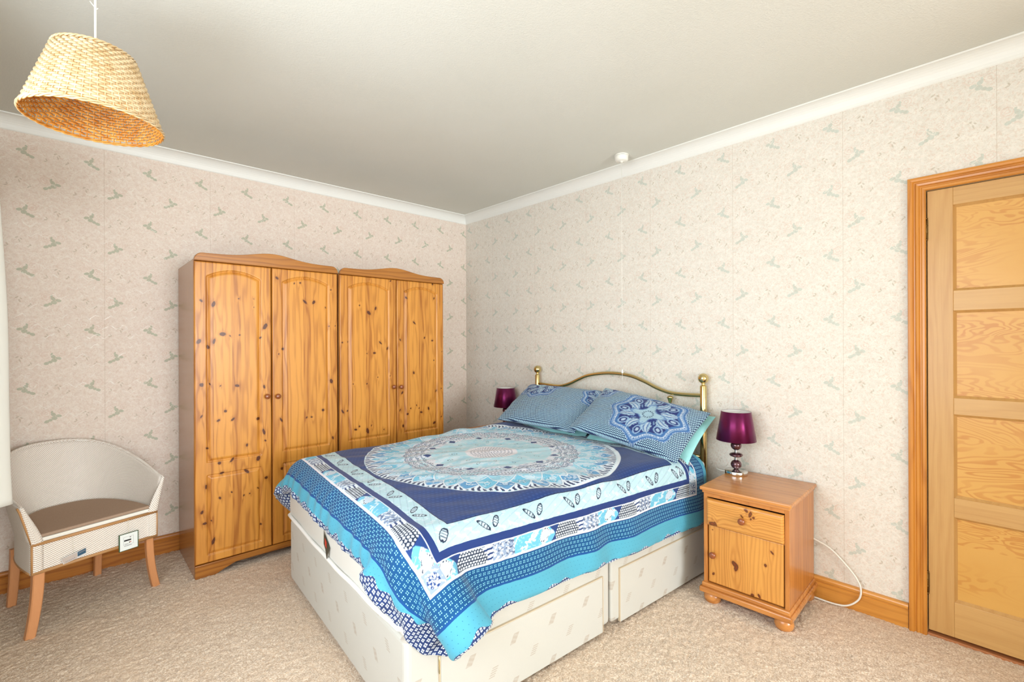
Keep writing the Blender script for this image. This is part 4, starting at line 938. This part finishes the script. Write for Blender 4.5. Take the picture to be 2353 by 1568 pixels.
# ------------------------------------------------------------------ woven tub chair
def mk_weave(name, base, gap, p=.0086):
    T = Tree(name, .5, .4); u, v = T.uv(); d = (u+v*.93)/p; e = (u*.9-v)/(p*1.15)
    st = T.step((d.fr()-.5).abs(), .12, .26); dots = T.step((e.fr()-.5).abs(), .46, .22)
    m = (1-st); m = m*(dots*.55+.45)
    T.col(T.mix(m*.85, lin(*base), lin(*gap))); T.bump(st+(dots*.4), .0016, .7); return T.m
M['weave'] = mk_weave('woven_paper_cane', (250, 246, 238), (186, 150, 120))
M['braid'] = plain('brown_braid', (186, 138, 88), .55)
M['beech'] = wood('beech_leg', (214, 150, 100), (198, 132, 82), g=2, c=0, c2=1, strip=.3, contrast=.2, rough=.45, coat=.1)
CA = math.radians(18.51); CO = Vector((.0935, 3.0515, 0))
def chair():
    r = empty('tub_chair', CO, CA); tag(r, 'white woven cane tub chair with curved wooden legs and brown seat', 'chair')
    zb, zs = .284, .425
    def plan(ph, z):
        k = max(0., (z-zs)/.32); w = .2425+.055*min(k*1.1, 1.2)-.004*(z < zs); d = .475+.085*k; c, s = math.cos(ph), math.sin(ph)
        return (w*math.copysign(abs(c)**.76, c), d*abs(s)**.80)
    def rim(ph): return .592+.178*max(0, math.sin(ph))**1.05
    nph, nz = 120, 26; V = []; UV = []; arc = 0; prev = None
    phs = list(np.linspace(0, math.pi, nph))
    def inner(z):       # inner edge of the rolled front of each arm: wide at the seat, closing up at the tip
        return .038*(1-min(1., max(0., (z-.425)/.166))**1.5)
    cols = []
    for q in (1., .7, .35, .1): cols.append(((1, q), 0, .590))
    for ph in phs: cols.append((None, ph, rim(ph)))
    for q in (.1, .35, .7, 1.): cols.append(((-1, q), math.pi, .590))
    G = np.zeros((len(cols), nz, 3)); UVg = np.zeros((len(cols), nz, 2))
    for i, (xy, ph, zr) in enumerate(cols):
        for j in range(nz):
            z = zb+(zr-zb)*j/(nz-1)
            if xy is None: x, y = plan(ph, z)
            else:
                k = max(0., (z-zs)/.32); x, y = xy[0]*(.2425+.055*min(k*1.1, 1.2)-inner(z)*xy[1]), -.006+.004*xy[1]
            G[i, j] = (x, y, z)
        if i: arc += float(np.linalg.norm(G[i, nz//2, :2]-G[i-1, nz//2, :2]))
        UVg[i, :, 0] = arc; UVg[i, :, 1] = G[i, :, 2]
    o = grid_mesh('woven_shell', G, M['weave'], r, uv=UVg)
    md = o.modifiers.new('thickness', 'SOLIDIFY'); md.thickness = .016; md.offset = 0
    rp = [tuple(G[i, -1]) for i in range(3, len(cols)-3)]
    MB().tube([(x, y, z+.001) for x, y, z in rp], [.0092*min(1., .30+min(i, len(rp)-1-i)/14) for i in range(len(rp))], 10).build('rolled_rim', M['weave'], r, uvf=lambda p: (p.x*.7+p.y*.7, p.z*1.0+p.y*.3))
    fw = .2385
    f = MB(); f.box((-fw, -.006, zb), (fw, .008, zs-.006), .001); f.build('front_panel', M['weave'], r, uvf=lambda p: (p.x, p.z))
    b = MB()
    b.tube([(-fw-.004, -.0085, zs-.010), (fw+.004, -.0085, zs-.010)], .0062, 8, flat=1.2); b.tube([(-fw-.004, -.0085, zb+.005), (fw+.004, -.0085, zb+.005)], .0062, 8, flat=1.2)
    b.tube([(-fw-.003, -.0085, zb), (-fw-.003, -.0085, zs-.005)], .0045, 8); b.tube([(fw+.003, -.0085, zb), (fw+.003, -.0085, zs-.005)], .0045, 8)
    b.tube([(plan(ph, zb)[0]*1.02, plan(ph, zb)[1]*1.01, zb+.004) for ph in np.linspace(0, math.pi, 50)], .0060, 8)
    b.tube([(-.2425-.0, -.007, .42), (-.262, -.008, .50), (-.279, -.007, .57), (-.286, .0, .592)], .004, 8)
    b.build('braid_trim', M['braid'], r)
    # hinged lid with thin pad
    def dshape(s, y0): return [(-.2235*s, y0), (.2235*s, y0)]+[(.2235*s*math.copysign(abs(math.cos(t))**.76, math.cos(t)), max(y0, .462*s*abs(math.sin(t))**.8)) for t in np.linspace(.12, math.pi-.12, 40)]
    MB().prism(dshape(1, -.003), .419, .437, 'Z').build('seat_frame', plain('white_seat_edge', (240, 236, 226), .5), r, bevel=.003)
    T = Tree('brown_seat_fabric', .85, .2); P = T.obj(); T.col(T.mix(T.noise(P[0], P[1], P[2], 300, 2), lin(158, 132, 112), lin(182, 156, 134))); T.bump(T.noise(P[0], P[1], P[2], 500, 2), .001, .5)
    MB().prism(dshape(.975, .002), .437, .452, 'Z').build('seat_pad', T.m, r, bevel=.006)
    def leg(top, foot, bow, w0, w1):
        m = MB(); n = 12; rings = []
        for i in range(n+1):
            t = i/n; x = top[0]+(foot[0]-top[0])*t**1.9; y = top[1]+(foot[1]-top[1])*t**1.5; z = .292*(1-t)-.002*t; w = w0+(w1-w0)*t; k = .004
            rings.append([(x-w, y-w*.62, z), (x-w+k, y-w*.62-k, z), (x+w-k, y-w*.62-k, z), (x+w, y-w*.62, z), (x+w, y+w*.62, z), (x-w, y+w*.62, z)])
        v = [p for rg in rings for p in rg]; q = []
        for i in range(n):
            for j in range(6): q.append((i*6+j, i*6+(j+1) % 6, (i+1)*6+(j+1) % 6, (i+1)*6+j))
        q += [tuple(range(6)), tuple(n*6+j for j in range(6))]
        m.add(v, q, False); m.build('leg', M['beech'], r)
    leg((-.216, .012), (-.242, .022), 0, .0205, .0175); leg((.216, .014), (.262, .048), 0, .0165, .0170)
    leg((-.178, .425), (-.185, .455), 0, .0185, .0165); leg((.160, .440), (.165, .472), 0, .0165, .0155)
    # printed tags tied to the seat
    def on(x, y, z): p = CO+Matrix.Rotation(CA, 3, 'Z') @ Vector((x, y, 0)); return (p.x, p.y, z)
    t1 = empty('hanging_tag', on(.112, -.020, .349), CA); tag(t1, 'white card tag with green border, hanging by a thread from the woven chair front', 'tag')
    w, h = .0405, .0415
    cd = MB(); cd.box((-w, -.0008, -.083), (w, .0008, .0), 0); cd.build('card', plain('white_card', (236, 240, 236), .5), t1)
    g = MB(); e = .0032
    g.box((-w-.001, -.0014, -.084), (-w+e, .0012, .001)); g.box((w-e*.7, -.0014, -.084), (w+.001, .0012, .001)); g.box((-w, -.0014, -e*.8+.001), (w, .0012, .001)); g.box((-w, -.0014, -.084), (w, .0012, -.084+e*.7)); g.build('green_border', plain('green_print', (50, 84, 50), .5), t1)
    k = MB(); k.box((-.020, -.0016, -.038), (.010, -.0012, -.031)); k.box((.001, -.0016, -.050), (.005, -.0012, -.045)); k.build('black_print', plain('black_print', (18, 16, 16), .5), t1)
    k = MB()
    for i in range(7): k.box((-.019+i*.0046, -.0016, -.0625), (-.0155+i*.0046, -.0012, -.0600))
    for i in range(5): k.box((-.017+i*.003, -.0016, -.0530), (-.0148+i*.003, -.0012, -.0508))
    for (a, b2, c_, d_) in ((-.022, .020, -.0165, -.0160), (-.022, .020, -.0562, -.0557), (-.022, -.0215, -.0562, -.0160), (.0195, .020, -.0562, -.0160)): k.box((a, -.0015, c_), (b2, -.0012, d_))
    k.box((.004, -.0016, -.024), (.0095, -.0012, -.0195)); k.build('grey_print', plain('tag_grey_print', (120, 112, 116), .5), t1)
    k = MB(); k.box((.0045, -.0016, -.0475), (.0105, -.0012, -.0435)); k.build('red_print', plain('tag_red_print', (204, 110, 104), .5), t1)
    k = MB(); k.lathe([(.0001, -.0018), (.0014, -.0018), (.0014, -.0012), (.0001, -.0012)], (.0, 0, -.006), 'Y', 12); k.tube([(0, -.001, -.003), (0, .004, .03), (0, .006, .068)], .0006, 6); k.build('thread', plain('thread', (232, 222, 190), .6), t1)
    t2 = empty('hanging_tag', on(-.103, -.0175, .333), CA); tag(t2, 'small clear tag with grey and blue panels, hanging on the left of the chair front', 'tag')
    s = MB(); s.add([(-.044, 0, -.012), (.046, 0, .006), (.046, 0, -.026), (-.036, 0, -.040), (-.044, .0008, -.012), (.046, .0008, .006), (.046, .0008, -.026), (-.036, .0008, -.040)], [(0, 1, 2, 3), (7, 6, 5, 4), (0, 4, 5, 1), (1, 5, 6, 2), (2, 6, 7, 3), (3, 7, 4, 0)])
    s.build('sleeve', plain('pale_sleeve', (216, 214, 212), .25), t2)
    s = MB(); s.add([(-.042, -.0006, -.0135), (.0135, -.0006, -.0035), (.0135, -.0006, -.0300), (-.034, -.0006, -.0385)], [(0, 1, 2, 3)]); s.build('grey_panel', plain('taupe_print', (196, 182, 172), .5), t2)
    s = MB(); s.add([(.0150, -.0006, -.0030), (.0455, -.0006, .0050), (.0455, -.0006, -.0170), (.0150, -.0006, -.0240)], [(0, 1, 2, 3)]); s.build('blue_panel', plain('teal_print', (44, 84, 110), .5), t2)
    s = MB()
    for i in range(5): s.add([(.019+i*.005, -.0010, -.0068+i*.0012), (.0225+i*.005, -.0010, -.0060+i*.0012), (.0225+i*.005, -.0010, -.0105+i*.0012), (.019+i*.005, -.0010, -.0113+i*.0012)], [(0, 1, 2, 3)])
    for i in range(6): s.add([(-.028+i*.006, -.0010, -.0300+i*.0014), (-.0245+i*.006, -.0010, -.0292+i*.0014), (-.0245+i*.006, -.0010, -.0330+i*.0014), (-.028+i*.006, -.0010, -.0338+i*.0014)], [(0, 1, 2, 3)])
    s.build('small_print', plain('tag_faint_print', (140, 140, 146), .5), t2)
    MB().tube([(0, .0, -.003), (0, .004, .045), (0, .006, .082)], .0006, 6).build('thread', plain('thread_two', (226, 220, 200), .6), t2)
chair()

# ------------------------------------------------------------------ curtain at the side window
def curtain(y0, y1, zb_, label, xin=-.205, xlast=-.183):
    T = Tree('cream_curtain', .8, .2); P = T.obj(); T.col(lin(236, 236, 228)); T.bump(T.noise(P[0], P[1], P[2]*.2, 60, 3), .001, .3); T.set(Sheen_Weight=.1)
    n, nz = 260, 60; G = np.zeros((n, nz, 3)); L_ = y1-y0
    for i in range(n):
        u = i/(n-1)
        for j in range(nz):
            z = zb_+(2.20-zb_)*j/(nz-1); f = (2.20-z)/1.6
            w = math.sin(u*L_/.105*2*math.pi+1.2*math.sin(u*9)); last = sm(np.array(u), .88, .985)
            xo = -.335+w*(.045+.03*f)+.01*math.sin(u*23+z*3); xe = xlast-.045*(1-min(1., f/.78))+.010*math.sin(z*5.0)*f
            x = xo*(1-last)+xe*last; x = min(x, xin+(.0 if u < .9 else .03)); y = y0+u*L_+.018*math.cos(u*L_/.105*2*math.pi)
            if u > .985: x = xe-.012*(u-.985)/.015; y = y1+.008
            G[i, j] = (x, y, z)
    base = (NX+.1, (y0+y1)/2, zb_)
    o = grid_mesh('curtain', G-np.array(base), T.m); o.location = base
    md = o.modifiers.new('thickness', 'SOLIDIFY'); md.thickness = .0025; md.offset = 0
    tag(o, label, 'curtain')
curtain(2.12, 2.86, .640, 'cream curtain hanging at the left edge, its hem just above the chair')
cr = empty('curtain_rail', (-.335, .7, 2.225)); tag(cr, 'white curtain rail over the side window beside the camera', 'curtain rail')
MB().tube([(0, -1.85, 0), (0, 2.2, 0)], .012, 12).build('rail', M['plastic_white'], cr)
for yy in (-1.7, .2, 2.1): MB().box((NX-(-.335), yy-.012, -.012), (0, yy+.012, .012), .003).build('bracket', M['plastic_white'], cr)
